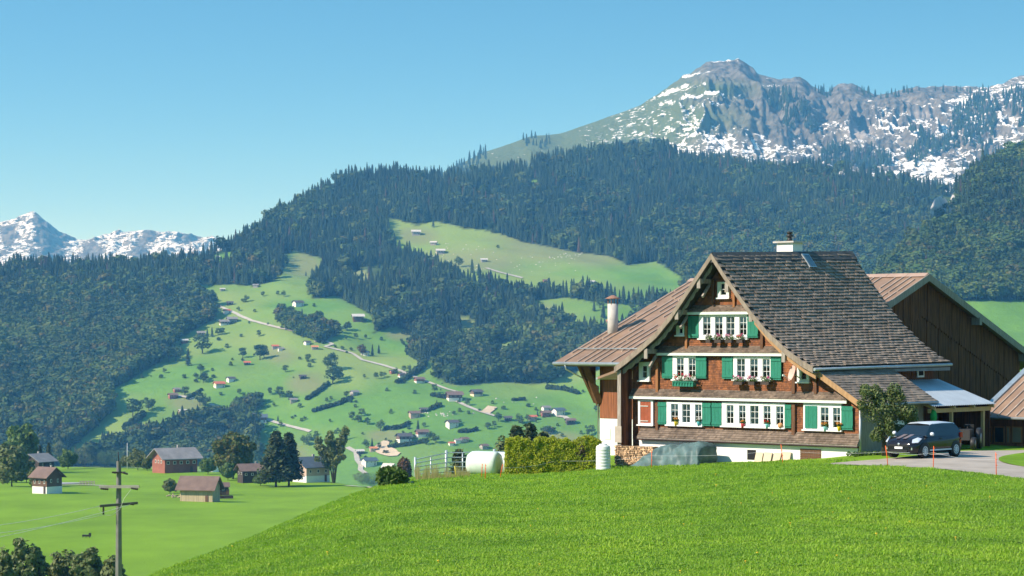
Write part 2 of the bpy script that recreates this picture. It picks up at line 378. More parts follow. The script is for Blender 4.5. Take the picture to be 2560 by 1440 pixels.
def rock_mat(name, snow_bias, blue=0.):
    m, nt, b = new_mat(name)
    g = nt.nodes.new('ShaderNodeNewGeometry'); sx = nt.nodes.new('ShaderNodeSeparateXYZ'); nt.links.new(g.outputs['Normal'], sx.inputs[0])
    n1 = noise_node(nt, .05, 6, .65); n2 = noise_node(nt, .022, 5, .6, stretch=(1, 1, 3.2)); n3 = noise_node(nt, .16, 4, .7, stretch=(1, .5, 2.4))
    rock = ramp(nt, n1, [(.28, (.045, .044, .040)), (.5, (.120, .114, .102)), (.72, (.275, .262, .238))])
    grass = ramp(nt, n3, [(.3, (.070, .105, .030)), (.7, (.125, .150, .060))])
    # steep faces show rock, gentle ones grass
    st = nt.nodes.new('ShaderNodeMath'); st.operation = 'MULTIPLY_ADD'; nt.links.new(n1, st.inputs[0]); st.inputs[1].default_value = .35; nt.links.new(sx.outputs['Z'], st.inputs[2])
    gm = nt.nodes.new('ShaderNodeMath'); gm.operation = 'ADD'; nt.links.new(st.outputs[0], gm.inputs[0]); nt.links.new(attr(nt, 'grass'), gm.inputs[1])
    base = mixc(nt, ramp(nt, gm.outputs[0], [(.98, (0, 0, 0)), (1.0, (1, 1, 1))]), rock, grass) if False else mixc(nt, attr(nt, 'grass'), rock, grass)
    acc = None
    def madd(a, k, c):
        q = nt.nodes.new('ShaderNodeMath'); q.operation = 'MULTIPLY_ADD'; nt.links.new(a, q.inputs[0]); q.inputs[1].default_value = k
        if isinstance(c, float): q.inputs[2].default_value = c
        else: nt.links.new(c, q.inputs[2])
        return q.outputs[0]
    n4 = noise_node(nt, .055, 5, .6, stretch=(1, .6, 2.2))
    acc = madd(sx.outputs['Z'], .95, snow_bias); acc = madd(n2, .8, acc); acc = madd(n3, 1.1, acc); acc = madd(n4, 1.3, acc); acc = madd(attr(nt, 'snow'), 1.0, acc)
    o = mixc(nt, ramp(nt, acc, [(.50, (0, 0, 0)), (.55, (1, 1, 1))]), base, (.86, .88, .90))
    o = mixc(nt, attr(nt, 'scree'), o, ramp(nt, n3, [(.3, (.22, .21, .21)), (.7, (.36, .34, .33))]))
    nt.links.new(o, b.inputs['Base Color']); b.inputs['Roughness'].default_value = .9; b.inputs['Specular IOR Level'].default_value = .15
    bump(nt, b, n1, 1.0, 8.0); return m

sheet('meadow', np.arange(-900, 3461, 14.), np.unique(np.concatenate([np.linspace(6, 40, 20), np.linspace(40, 130, 200), np.linspace(130, 260, 30)])), M_MEADOW,
      'lush green meadow on a rounded hill below the chalet', 'meadow')
sheet('field', np.arange(-1000, 3501, 20.), np.unique(np.concatenate([np.linspace(150, 900, 160), np.linspace(900, 1800, 50)])), M_FIELD,
      'mown green field falling away behind the power pole', 'field', dz=-.15)
M_SLOPE = slope_mat()
DRY = [(760, 660, 60, 45), (1000, 835, 50, 22), (1080, 880, 50, 28), (1200, 650, 200, 40), (1350, 620, 150, 60), (470, 1010, 60, 30), (700, 890, 60, 30), (760, 960, 60, 35), (1370, 780, 60, 30),
       (460, 1060, 50, 20), (730, 1140, 60, 40), (1240, 880, 60, 30), (1160, 830, 40, 50), (1480, 640, 120, 40), (1040, 590, 70, 30), (900, 690, 50, 30), (1050, 740, 60, 40), (1150, 950, 60, 20), (1400, 1100, 80, 30), (960, 1090, 60, 20), (1250, 400, 120, 40)]
sheet('hillside', np.arange(-1000, 3501, 8.), np.linspace(1350, 4400, 420), M_SLOPE, 'broad green valley side with pastures and dark woods', 'hillside',
      attrs={'dry': lambda x, p, Y, Z: blobs(x, p, DRY), 'wood': lambda x, p, Y, Z: (~(pasture_mask(x, p) | ((x > 2280) & (p > 752)) | (p > 1165) | ((x > 1500) & (p > 860)))).astype(float) * .8,
             'snow': lambda x, p, Y, Z: blobs(x, p, [(2100, 435, 45, 14), (1760, 395, 60, 14), (2290, 430, 70, 40), (1960, 400, 60, 12), (2240, 470, 60, 16)]) * .55},
      fn=lambda x, Y: np.maximum(z_A(x, Y), z_C(x, Y)))
sheet('mountain', np.arange(300, 3001, 3.), np.concatenate([np.linspace(3700, 4250, 16), np.linspace(4260, 5300, 300), np.linspace(5330, 6400, 14)]), rock_mat('alpine_rock', -1.93),
      'rocky peak with cliffs and patches of fresh snow above the forest', 'mountain',
      attrs={'grass': lambda x, p, Y, Z: np.clip(1 - sstep(1620, 1800, x) + blobs(x, p, [(1730, 300, 130, 40), (1800, 225, 90, 22)]), 0, 1),
             'snow': lambda x, p, Y, Z: np.clip(sstep(1330, 1680, x) * .34 - .44 + .26 * np.sin(Z / 5.6 + 2.5 * fbm((x - 1280) / F * Y / 160, Y / 160, 2, 71) - .9) * sstep(1620, 1690, x) * sstep(2000, 1880, x) * sstep(285, 262, p) + blobs(x, p, [(1740, 320, 80, 45), (1800, 350, 120, 45), (1900, 370, 130, 30), (1780, 238, 110, 14), (2110, 310, 55, 45), (2230, 300, 120, 45), (2400, 250, 90, 30), (2380, 330, 60, 20), (2330, 420, 120, 40), (2500, 300, 120, 60)]) * .27
                                                - blobs(x, p, [(1880, 275, 60, 45), (2000, 230, 60, 35), (2120, 255, 50, 45), (2250, 240, 70, 26), (2360, 232, 60, 14), (1840, 175, 90, 20), (1840, 200, 70, 20), (1960, 300, 40, 50), (1850, 290, 60, 26)]) * .75, -1, 1),
             'scree': lambda x, p, Y, Z: np.clip(blobs(x, p, [(2150, 330, 42, 26), (2300, 285, 45, 14)]) * 1.6 - .5, 0, .9)}, fn=z_B)
sheet('mountain', np.arange(-900, 1000, 3.), np.concatenate([np.linspace(6700, 7200, 8), np.linspace(7210, 8160, 170), np.linspace(8200, 9400, 10)]), rock_mat('snowy_rock', -1.80),
      'distant sharp snow-covered peak with a long snowy ridge beside it', 'mountain',
      attrs={'grass': lambda x, p, Y, Z: x * 0, 'snow': lambda x, p, Y, Z: x * 0 - .12 - .9 * blobs(x, p, [(128, 590, 30, 42), (100, 552, 14, 14), (20, 590, 14, 20), (230, 630, 20, 20), (375, 588, 14, 14), (480, 590, 20, 10), (350, 640, 14, 30)]), 'scree': lambda x, p, Y, Z: x * 0}, fn=z_D)
# the valley goes on beside and behind the viewpoint
ph = np.radians(np.linspace(20.3, 339.7, 90)); rr = np.geomspace(5, 3000, 46); vs = []
for a in ph:
    for r_ in rr:
        z = 2 - 22 * sstep(15, 160, r_) - 25 * sstep(160, 900, r_) + 330 * sstep(1100, 3000, r_) + (12 * float(fbm(np.array(r_ * math.sin(a) / 180), np.array(r_ * math.cos(a) / 180), 3, 44)) if r_ > 200 else 0); vs.append((r_ * math.sin(a), r_ * math.cos(a), z))
MB().add(vs, [(i * 46 + j, (i + 1) * 46 + j, (i + 1) * 46 + j + 1, i * 46 + j + 1) for i in range(89) for j in range(45)], True).build('hillside', M_SLOPE, kind='structure', label='green valley slopes all round behind the viewpoint', category='hillside')
#PART2
# ------------------------------------------------------------------ woods, grass
M_CON = foliage('conifer_needles', [(.013, .034, .018), (.019, .045, .022), (.028, .056, .026), (.042, .072, .032)], .8, True, .12)
M_CON2 = foliage('brown_conifer_needles', [(.060, .045, .036), (.085, .060, .050)], .8, True, .1)
M_BRO = foliage('wood_leaves', [(.036, .078, .026), (.052, .100, .028), (.072, .125, .034), (.098, .132, .036), (.054, .098, .028), (.066, .115, .034), (.120, .110, .036)], .8, True, .2)

def conifer_mesh(name, mat, seed, tiers=7, k=8, h=1.0, w=.17, droop=.35):
    q = random.Random(seed); m = MB()
    m.tube([(0, 0, -.06), (0, 0, .25)], [.018, .012], 5, False)
    for i in range(tiers):
        t = i / tiers; z1 = h * (.10 + .90 * t); r_ = w * (1 - t) ** .85 + .012; z2 = min(h, z1 + h * (.9 / tiers) * 1.9)
        a0 = q.random() * 6.3; vs = [(q.uniform(-.008, .008), q.uniform(-.008, .008), z2)]
        for j in range(2 * k):
            a = a0 + math.pi * j / k; rr = r_ * (q.uniform(.82, 1.18) if j % 2 == 0 else q.uniform(.45, .65)); zz = z1 - (droop * rr if j % 2 == 0 else -.02) + q.uniform(-.01, .01)
            vs.append((rr * math.cos(a), rr * math.sin(a), zz))
        m.add(vs, [(0, 1 + j, 1 + (j + 1) % (2 * k)) for j in range(2 * k)])
    return m.mesh(name, mat)
def blob_mesh(name, mat, seed, n=7, leaves=26):
    """a far broadleaf crown: overlapping ragged leaf clumps over a short trunk, unit height"""
    q = np.random.default_rng(seed); m = MB(); m.tube([(0, 0, -.08), (0, 0, .4)], [.03, .018], 5, False)
    C = [(0, 0, .62, .27)] + [(.24 * math.cos(a) * q.uniform(.6, 1), .24 * math.sin(a) * q.uniform(.6, 1), q.uniform(.32, .78), q.uniform(.15, .22)) for a in np.linspace(0, 6.28, n, False) + q.random()]
    for cx, cy, cz, r_ in C:
        d = q.normal(size=(leaves, 3)); d /= np.linalg.norm(d, axis=1)[:, None]
        p = np.array([cx, cy, cz]) + d * r_ * q.uniform(.75, 1.08, (leaves, 1)); s = r_ * .42
        nrm = d + q.normal(size=d.shape) * .35; nrm /= np.linalg.norm(nrm, axis=1)[:, None]
        a = np.cross(nrm, q.normal(size=d.shape)); a /= np.linalg.norm(a, axis=1)[:, None]; b = np.cross(nrm, a)
        m.quads(np.stack([p + s * a, p + s * b * .8, p - s * a, p - s * b * .8], 1))
    return m.mesh(name, mat)
def proto(me): return bpy.data.objects.new(me.name, me)
P_CON = [proto(conifer_mesh('conifer_shape', M_CON, i, 7, 7, 1, w)) for i, w in enumerate((.15, .185, .22))]
P_DEAD = proto(conifer_mesh('dry_conifer_shape', M_CON2, 9, 6, 6, 1, .14))
P_BRO = [proto(blob_mesh('leafy_tree_shape', M_BRO, 20 + i)) for i in range(3)]

def scatter(name, P, S, RZ, IX, protos, **tags):
    me = bpy.data.meshes.new(name); me.vertices.add(len(P)); me.vertices.foreach_set('co', np.asarray(P, np.float32).ravel())
    for nm, ty, dat, key in (('sc', 'FLOAT_VECTOR', S, 'vector'), ('rt', 'FLOAT', RZ, 'value'), ('ix', 'INT', IX, 'value')):
        a = me.attributes.new(nm, ty, 'POINT'); a.data.foreach_set(key, np.asarray(dat, np.int32 if ty == 'INT' else np.float32).ravel())
    o = link(name, me, **tags)
    ng = bpy.data.node_groups.new(name + '_nodes', 'GeometryNodeTree'); ng.interface.new_socket('Geometry', in_out='INPUT', socket_type='NodeSocketGeometry'); ng.interface.new_socket('Geometry', in_out='OUTPUT', socket_type='NodeSocketGeometry')
    N, L = ng.nodes, ng.links; gi = N.new('NodeGroupInput'); go = N.new('NodeGroupOutput'); jn = N.new('GeometryNodeJoinGeometry')
    def na(nm, ty): q = N.new('GeometryNodeInputNamedAttribute'); q.data_type = ty; q.inputs['Name'].default_value = nm; return q.outputs['Attribute']
    sc, rt, ix = na('sc', 'FLOAT_VECTOR'), na('rt', 'FLOAT'), na('ix', 'INT')
    cx = N.new('ShaderNodeCombineXYZ'); L.new(rt, cx.inputs['Z'])
    for k, pr in enumerate(protos):
        io = N.new('GeometryNodeInstanceOnPoints'); ob = N.new('GeometryNodeObjectInfo'); ob.inputs['Object'].default_value = pr
        try: ob.inputs['As Instance'].default_value = False
        except Exception: pass
        cp = N.new('FunctionNodeCompare'); cp.data_type = 'INT'; cp.operation = 'EQUAL'
        ins = [s for s in cp.inputs if s.type == 'INT']; L.new(ix, ins[0]); ins[1].default_value = k
        L.new(gi.outputs[0], io.inputs['Points']); L.new(cp.outputs[0], io.inputs['Selection']); L.new(ob.outputs['Geometry'], io.inputs['Instance'])
        L.new(cx.outputs[0], io.inputs['Rotation']); L.new(sc, io.inputs['Scale']); L.new(io.outputs[0], jn.inputs[0])
    L.new(jn.outputs[0], go.inputs[0])
    md = o.modifiers.new('scatter', 'NODES'); md.node_group = ng
    return o

def hits(x, y):
    i = np.clip(np.round((x + 400) / 4).astype(int), 0, len(GX) - 1); Y = np.empty(len(x))
    for c in np.unique(i):
        m = i == c; k = np.clip(np.searchsorted(-GM[c], -y[m]), 1, len(GY) - 1); a = GP[c][k - 1]; b = GP[c][k]
        t = np.clip((a - y[m]) / np.where(np.abs(a - b) < 1e-6, 1, a - b), 0, 1); Y[m] = GY[k - 1] + t * (GY[k] - GY[k - 1])
    return np.stack([(x - 1280) / F * Y, Y, zfun(x, Y)], -1)

# wood patches on the pasture, in photo pixels (bases of the trees)
WOODS = [[(692, 800), (700, 785), (740, 795), (770, 805), (803, 795), (810, 815), (872, 825), (830, 848), (808, 862), (760, 845), (715, 828)],
         [(612, 1015), (648, 1005), (650, 1022), (635, 1040), (585, 1038), (572, 1025)],
         [(440, 1112), (480, 1100), (520, 1095), (560, 1092), (600, 1105), (640, 1120), (645, 1190), (290, 1190), (280, 1160), (350, 1130)], [(875, 1040), (930, 1040), (935, 1055), (910, 1075), (880, 1055)],
         [(1080, 1120), (1120, 1100), (1130, 1120), (1070, 1165), (1040, 1160)]]
def wood_mask(x, y):
    m = np.zeros(x.shape, bool)
    for p in WOODS: m |= inside(p, x, y)
    return m
xs = np.arange(-380, 2940, 8.0); ysr = np.arange(230, 1180, 4.4)
gx, gy = np.meshgrid(xs, ysr); gx = (gx + rng.uniform(-4.5, 4.5, gx.shape)).ravel(); gy = (gy + rng.uniform(-2.6, 2.6, gy.shape)).ravel()
crest = np.minimum(look(T_CA, gx), np.where(gx > 2300, look(T_CC, gx), 9999))
inA = (gy > crest - 3) & (gy < 1165) & ~((gx > 2280) & (gy > 752)) & ~((gx > 650) & (gy > 980)) & ~((gx > 1500) & (gy > 860)); past = pasture_mask(gx, gy); wd = wood_mask(gx, gy)
nz = fbm(gx / 60, gy / 30, 3, 77)
thin = blobs(gx, gy, [(900, 700, 60, 30), (1030, 745, 60, 40), (1160, 830, 50, 60), (1380, 640, 50, 25), (1340, 460, 40, 12), (1400, 770, 40, 20), (1250, 880, 60, 30), (1330, 900, 60, 20), (560, 650, 50, 16), (1010, 620, 50, 20), (2110, 440, 60, 16), (2290, 440, 90, 40), (2362, 515, 56, 40), (2355, 565, 62, 44)])
gap = fbm(gx / 34, gy / 16, 3, 123) > .36
keep = inA & ~(gap & (rng.random(gx.shape) < .75)) & (~past | wd) & (rng.random(gx.shape) > thin * .93) & (rng.random(gx.shape) < .96)
# a scatter of trees over the snowy shoulder and the cliffs' ledges
inB = (gy <= crest - 3) & (gx > 1990) & (gy < 470)
shoulder = blobs(gx, gy, [(2080, 390, 60, 30), (2180, 400, 90, 30), (2330, 370, 90, 40), (2420, 310, 90, 55), (2470, 270, 60, 35), (2540, 260, 60, 60), (2300, 400, 70, 40), (2480, 400, 90, 50), (2150, 410, 120, 25), (2010, 290, 40, 40), (1960, 260, 50, 40)])
keepB = inB & (gy > look(T_CB, gx) + 18) & ~((gx > 2300) & (gy > look(T_CC, gx) - 6)) & (shoulder + .6 * nz > .62) & (rng.random(gx.shape) < .75)
left_sh = (gx > 1115) & (gx < 1260) & (gy > look(T_CB, gx)) & (gy < look(T_CB, gx) + 26) & (gy < crest) & (rng.random(gx.shape) < .8) & (gx < 1215)
left_sh |= (gx > 1290) & (gx < 1375) & (gy > 345) & (gy < 372) & (rng.random(gx.shape) < .25)
crag = (gx > 1880) & (gx < 2480) & (gy > look(T_CB, gx)) & (gy < look(T_CB, gx) + 14) & (rng.random(gx.shape) < .5)
crag |= (gx > 1750) & (gx < 1990) & (gy > 205) & (gy < 330) & (blobs(gx, gy, [(1950, 250, 40, 35), (1985, 300, 35, 30), (1780, 215, 16, 10), (1815, 212, 12, 8)]) > .5)
def forest(label, m, con_frac, hmin, hmax, name='forest'):
    x, y = gx[m], gy[m]
    if len(x) == 0: return
    P = hits(x, y); n = len(x); con = rng.random(n) < con_frac(x, y)
    h = rng.uniform(hmin, hmax, n) * (1 + .30 * fbm(x / 45, y / 22, 2, 321)) * np.where(rng.random(n) < .05, 1.15, 1) * np.where(con, .86, .80); wd_ = np.where(con, rng.uniform(.85, 1.15, n), rng.uniform(.95, 1.35, n))
    ix = np.where(con, np.where(rng.random(n) < .03, 3, rng.integers(0, 3, n)), 4 + rng.integers(0, 3, n))
    S = np.stack([h * wd_, h * wd_, h], -1)
    P[:, 2] -= .3
    scatter(name, P, S, rng.uniform(0, 6.28, n), ix, P_CON + [P_DEAD] + P_BRO, kind='stuff', label=label, category='forest')
cf_up = lambda x, y: np.clip(.93 - .5 * sstep(1500, 2000, x) * sstep(470, 700, y) - .35 * sstep(760, 900, y) - .25 * (fbm(x / 90, y / 50, 2, 3) > .35), .1, 1)
cf_left = lambda x, y: np.clip(.92 - .80 * sstep(670, 830, y), .12, 1)
onC = (gx > 2100) & (gy > look(T_CC, gx))
forest('dense forest with autumn tints on the spur beside the pastures', keep & (gx < 530) & (gy < 1062) & ~wd, cf_left, 15, 23)
forest('dark conifer forest clothing the long ridge above the pastures', keep & ~((gx < 530) & (gy < 1062)) & ~wd & ~onC, cf_up, 15, 25)
forest('green mixed forest on the steep slope behind the barn', keep & onC, lambda x, y: np.clip(.75 - .55 * sstep(520, 640, y), .1, 1), 13, 20)
forest('small woods dotted over the green pasture slope', keep & wd, lambda x, y: np.full(x.shape, .22), 12, 18)
forest('sparse conifers standing on the snowy mountain shoulder and crags', keepB | left_sh | crag, lambda x, y: np.full(x.shape, 1.), 15, 26)

# grass blades on the near hill
def tuft(name, mat, seed, n=13, h=.11, spread=.085, w=.0075):
    q = random.Random(seed); m = MB()
    for i in range(n):
        a = q.random() * 6.28; r_ = spread * math.sqrt(q.random()); x, y = r_ * math.cos(a), r_ * math.sin(a); b = q.random() * 6.28; L = q.uniform(.1, .6) * h; hh = h * q.uniform(.55, 1.1); ww = w * q.uniform(.7, 1.4)
        dx, dy = math.cos(b), math.sin(b)
        m.add([(x - dy * ww, y + dx * ww, -.02), (x + dy * ww, y - dx * ww, -.02), (x + dx * L * .4 + dy * ww * .8, y + dy * L * .4 - dx * ww * .8, hh * .6), (x + dx * L * .4 - dy * ww * .8, y + dy * L * .4 + dx * ww * .8, hh * .6), (x + dx * L, y + dy * L, hh)], [(0, 1, 2, 3), (3, 2, 4)])
    return m.mesh(name, mat)
def clover(name, mat, seed, n=24, h=.06, spread=.11, s=.0125):
    q = np.random.default_rng(seed); m = MB(); a = q.random(n) * 6.28; r_ = spread * np.sqrt(q.random(n)); p = np.stack([r_ * np.cos(a), r_ * np.sin(a), h * q.uniform(.4, 1.1, n)], -1)
    nr = q.normal(size=(n, 3)) * .45 + (0, 0, 1); nr /= np.linalg.norm(nr, axis=1)[:, None]; t = np.cross(nr, q.normal(size=(n, 3))); t /= np.linalg.norm(t, axis=1)[:, None]; b = np.cross(nr, t); s = s * q.uniform(.6, 1.3, (n, 1))
    m.quads(np.stack([p + s * t, p + s * b, p - s * t, p - s * b], 1)); return m.mesh(name, mat)
M_BLADE = foliage('grass_blades', [(.120, .280, .010), (.180, .365, .014), (.240, .430, .022), (.340, .500, .060)], .5, False, .35, .25)
M_CLOV = foliage('clover_leaves', [(.110, .240, .014), (.185, .330, .024), (.280, .400, .070)], .55, False, .25, .25)
M_DAND = simple('yellow_petals', (.75, .50, .02), .6, .1)
dand = MB(); dand.tube([(0, 0, 0), (.01, 0, .10)], .003, 4); dand.lathe([(.004, .098), (.022, .11), (.016, .118), (.002, .12)], (.01, 0, 0), 7)
P_GR = [proto(tuft('grass_tuft', M_BLADE, 1, 13, .08)), proto(tuft('grass_tuft', M_BLADE, 2, 11, .11, .06)), proto(tuft('grass_tuft', M_BLADE, 3, 16, .06, .11)), proto(clover('clover_patch', M_CLOV, 4)), proto(dand.mesh('dandelion', M_DAND))]
n = 260000
gy_ = 1 / rng.uniform(1 / 112., 1 / 36., n) ** 1.0; gx_ = rng.uniform(-60, 2620, n)
lim = look(T_YC, gx_) + 5
m_ = (gy_ < lim) & (gy_ < np.where(gx_ > 1450, look(T_YC, gx_) + 3.0, 999))
pg_ = HOR - (zfun(gx_, gy_) - CZ) * F / gy_
ROAD_TOP = [(2060, 1161), (2110, 1157), (2180, 1151), (2240, 1146), (2300, 1140), (2400, 1129), (2560, 1127), (3000, 1126)]
ROAD_BOT = [(2060, 1162), (2200, 1166), (2330, 1172), (2430, 1182), (2560, 1199), (3000, 1240)]
m_ &= ~((gx_ > 2060) & (pg_ > np.interp(gx_, *zip(*ROAD_TOP)) - 2) & (pg_ < np.interp(gx_, *zip(*ROAD_BOT))))
gx_, gy_ = gx_[m_], gy_[m_]
Pg = np.stack([(gx_ - 1280) / F * gy_, gy_, zfun(gx_, gy_)], -1); n = len(Pg)
clump = .75 + .5 * np.clip(fbm(Pg[:, 0] / 1.1, Pg[:, 1] / 1.4, 3, 15) + .5, 0, 1)
sz = rng.uniform(.7, 1.25, n) * clump
pr = rng.random(n); ixg = np.where(pr < .0004, 4, np.where(pr < .30, 3, np.where(pr < .55, 0, np.where(pr < .70, 1, 2))))
scatter('grass', Pg, np.stack([sz * 1.3, sz * 1.3, sz], -1), rng.uniform(0, 6.28, n), ixg, P_GR, kind='stuff', label='thick short grass with clover and a few yellow flowers on the hill', category='grass')
#PART3
# ------------------------------------------------------------------ chalet frame: s along the gable, d back along the ridge, z up
AL = R(42); gv = np.array([math.cos(AL), -math.sin(AL)]); rv = np.array([math.sin(AL), math.cos(AL)])
G0 = np.array([(1900 - 1280) / F * 105, 105.])
def W(px, py, d=0.):
    u = (px - 1280) / F; Y = (d + G0 @ rv) / (u * rv[0] + rv[1]); P = np.array([u * Y, Y]) - G0
    return float(P @ gv), float(CZ + (HOR - py) / F * Y)
def WS(px, py, s):
    u = (px - 1280) / F; Y = (s + G0 @ gv) / (u * gv[0] + gv[1]); P = np.array([u * Y, Y]) - G0
    return float(P @ rv), float(CZ + (HOR - py) / F * Y)
def loc2w(s, d, z=0.): p = G0 + s * gv + d * rv; return (p[0], p[1], z)
HL = (G0[0], G0[1], 0)

M_SHING = simple('brown_wall_shingles', (.205, .068, .020), .75, .45, 3.5, (1, 1, .5), island=.33, bmp=.3)
M_PENT = simple('grey_weathered_shingles', (.165, .122, .092), .85, .45, 1.6, (1, 1, 1), island=.3, bmp=.3)
M_TILE = simple('dark_roof_shingles', (.215, .165, .125), .8, .28, 1.1, island=.18, bmp=.3)
M_RIDGE = simple('ridge_boards', (.085, .078, .075), .8, .3, 2)
M_WHITE = simple('white_paint', (.80, .80, .78), .5, .04, 5, bmp=.05)
M_PLASTER = simple('white_plaster', (.78, .77, .74), .9, .06, 1.2, bmp=.1)
M_PALE = simple('pale_green_white_paint', (.66, .72, .66), .6, .06, 3, bmp=.05)
M_GREEN = simple('green_shutter_paint', (.020, .185, .120), .45, .14, 4, (3, 3, 1), bmp=.15)
M_RUST = simple('red_brown_paint', (.30, .075, .032), .5, .12, 5)
M_TIMB = simple('brown_timber', (.130, .058, .026), .75, .35, 3, (6, 6, .6), bmp=.3)
M_TIMBO = simple('orange_timber', (.30, .125, .042), .7, .3, 3, (6, 6, .6), bmp=.3)
M_GTIMB = simple('grey_timber', (.30, .26, .22), .85, .35, 3, (6, 6, .6), bmp=.3)
M_LTIMB = simple('new_pine_timber', (.52, .34, .15), .65, .18, 3, (6, 6, .6), bmp=.2)
M_DARKB = simple('dark_barn_boards', (.120, .038, .012), .85, .7, 2.5, (5, 5, .35), island=.6, bmp=.4)
M_REDB = simple('red_brown_boards', (.235, .082, .034), .8, .4, 2.5, (5, 5, .35), island=.3, bmp=.3)
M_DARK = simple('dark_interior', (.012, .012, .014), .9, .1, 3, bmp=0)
M_BROOF = simple('brown_sheet_roof', (.265, .165, .105), .55, .22, .9, (1, 1, 1), bmp=.1)
M_SEAM = simple('pale_roof_seams', (.40, .31, .24), .5, .3, 2, bmp=0)
M_GUT = simple('zinc_gutter', (.42, .46, .47), .4, .15, 3, metal=.6, bmp=0)
M_CONC = simple('pale_concrete', (.50, .46, .42), .9, .14, 3)
M_CORR = simple('corrugated_steel', (.46, .50, .53), .45, .1, 1.5, metal=.35, bmp=0)
M_BLACK = simple('black_iron', (.02, .02, .02), .5, .1, 4, bmp=0)
M_CURT = simple('white_net_curtain', (.70, .70, .72), .9, .12, 18, (4, 4, .3), bmp=.2)
def glass_mat():
    m, nt, b = new_mat('window_glass'); nt.nodes.remove(b)
    g = nt.nodes.new('ShaderNodeBsdfGlossy'); g.inputs['Roughness'].default_value = .03; t = nt.nodes.new('ShaderNodeBsdfTransparent'); t.inputs['Color'].default_value = (.9, .93, .95, 1)
    lw = nt.nodes.new('ShaderNodeFresnel'); lw.inputs['IOR'].default_value = 1.5; mx = nt.nodes.new('ShaderNodeMixShader')
    ad = nt.nodes.new('ShaderNodeMath'); ad.inputs[1].default_value = .01; nt.links.new(lw.outputs[0], ad.inputs[0])
    nt.links.new(ad.outputs[0], mx.inputs[0]); nt.links.new(t.outputs[0], mx.inputs[1]); nt.links.new(g.outputs[0], mx.inputs[2])
    nt.links.new(mx.outputs[0], nt.nodes['Material Output'].inputs['Surface']); return m
M_GLASS = glass_mat()

CH = thing('chalet', 'large brown shingled chalet with green shutters, white windows and steep grey roof', 'house', HL, -AL)
RP = [(-2.07, 10.05), (-1.35, 9.12), (-.60, 8.24), (.26, 7.25), (1.11, 6.40), (2.23, 5.52), (3.10, 5.0), (3.68, 4.74)]
LP = [(-2.07, 10.05), (-3.24, 8.66), (-4.44, 7.24), (-5.36, 6.35), (-6.27, 5.71), (-7.20, 5.10), (-7.98, 4.64)]
D0, D1 = -1.0, 10.9
def rise(d, k): return (d - D0) / 11.7 * (.40 * (1 - k) + .13 * k)
def kfrac(s): return min(1, abs(s + 2.07) / 5.7)
def top_z(s):
    P = RP if s >= -2.07 else LP; xs = [p[0] for p in P]; zs = [p[1] for p in P]
    if s < -2.07: xs, zs = xs[::-1], zs[::-1]
    return float(np.interp(s, xs, zs))
def slab(P, d0, d1, th, name, mat, parent):
    m = MB(); n = len(P); vs = []
    for d in (d0, d1):
        vs += [(s, d, z + rise(d, kfrac(s))) for s, z in P]; vs += [(s, d, z - th + rise(d, kfrac(s))) for s, z in P]
    f = []
    for i in range(n - 1):
        f += [(i, i + 1, 2 * n + i + 1, 2 * n + i), (n + i, 3 * n + i, 3 * n + i + 1, n + i + 1), (i, n + i, n + i + 1, i + 1), (2 * n + i, 2 * n + i + 1, 3 * n + i + 1, 3 * n + i)]
    f += [(0, 2 * n, 3 * n, n), (n - 1, 2 * n - 1, 4 * n - 1, 3 * n - 1)]
    m.add(vs, f); return m.build(name, mat, parent)
M_RBASE = simple('roof_underlay', (.060, .050, .042), .9, .3, 2)
roofR = slab(RP, D0, D1, .20, 'roof', M_RBASE, CH)
roofL = slab(LP, D0, D1, .20, 'roof', M_RBASE, CH)

# shingles of the visible roof slope: courses follow the curved profile
def along(P):
    P = np.array(P); L = np.concatenate([[0], np.cumsum(np.linalg.norm(np.diff(P, axis=0), axis=1))]); return P, L
PR, LR = along(RP)
def on_roof(t):
    s = np.interp(t, LR, PR[:, 0]); z = np.interp(t, LR, PR[:, 1]); s2 = np.interp(min(t + .05, LR[-1]), LR, PR[:, 0]); z2 = np.interp(min(t + .05, LR[-1]), LR, PR[:, 1])
    s1 = np.interp(max(t - .05, 0), LR, PR[:, 0]); z1 = np.interp(max(t - .05, 0), LR, PR[:, 1])
    return float(s), float(z), math.atan2(z2 - z1, s2 - s1)
tile_v = MB().box(-.13, .13, -.212, .212, -.017, .017)
tile_me = [tile_v.mesh('shingle', M_TILE)]
for k in range(3):
    mm = simple('dark_roof_shingle_tone', [(.190, .145, .110), (.215, .165, .125), (.250, .198, .155)][k], .8, .35, 2.2)
    tile_me.append(MB().box(-.13, .13, -.2 - .004 * k, .212, -.017, .017).mesh('shingle', mm))
rows = 38; stepL = (LR[-1] - .05) / rows; field_m = MB(); cnt = 0
for r_ in range(rows, 0, -1):
    t = r_ * stepL; s, z, a = on_roof(t - .07); k = kfrac(s); off = .22 * (r_ % 2)
    nt_ = int((D1 - D0) / .44) + 1
    for j in range(nt_):
        d = D0 + .215 + j * .44 - off * .9
        if d < D0 + .02 or d > D1 - .05: continue
        jit = rnd.uniform(-.012, .014); zz = z + rise(d, k) + .055 + jit; tilt = a + .19 + rnd.uniform(-.03, .03); dd = d + rnd.uniform(-.012, .012)
        ss = s + rnd.uniform(-.012, .012)
        if cnt < 300:
            link('shingle', tile_me[rnd.choice((0, 0, 1, 2, 2, 3))], CH, (ss, dd, zz), (rnd.uniform(-.02, .02), -tilt, rnd.uniform(-.02, .02))); cnt += 1
        else:
            ca, sa = math.cos(tilt), math.sin(tilt); field_m.obox((ss, dd, zz), (.13 * ca, 0, .13 * sa), (0, rnd.uniform(.19, .213), 0), (-.017 * sa, 0, .017 * ca))
field_m.build('shingle_cover', M_TILE, CH, kind='stuff')
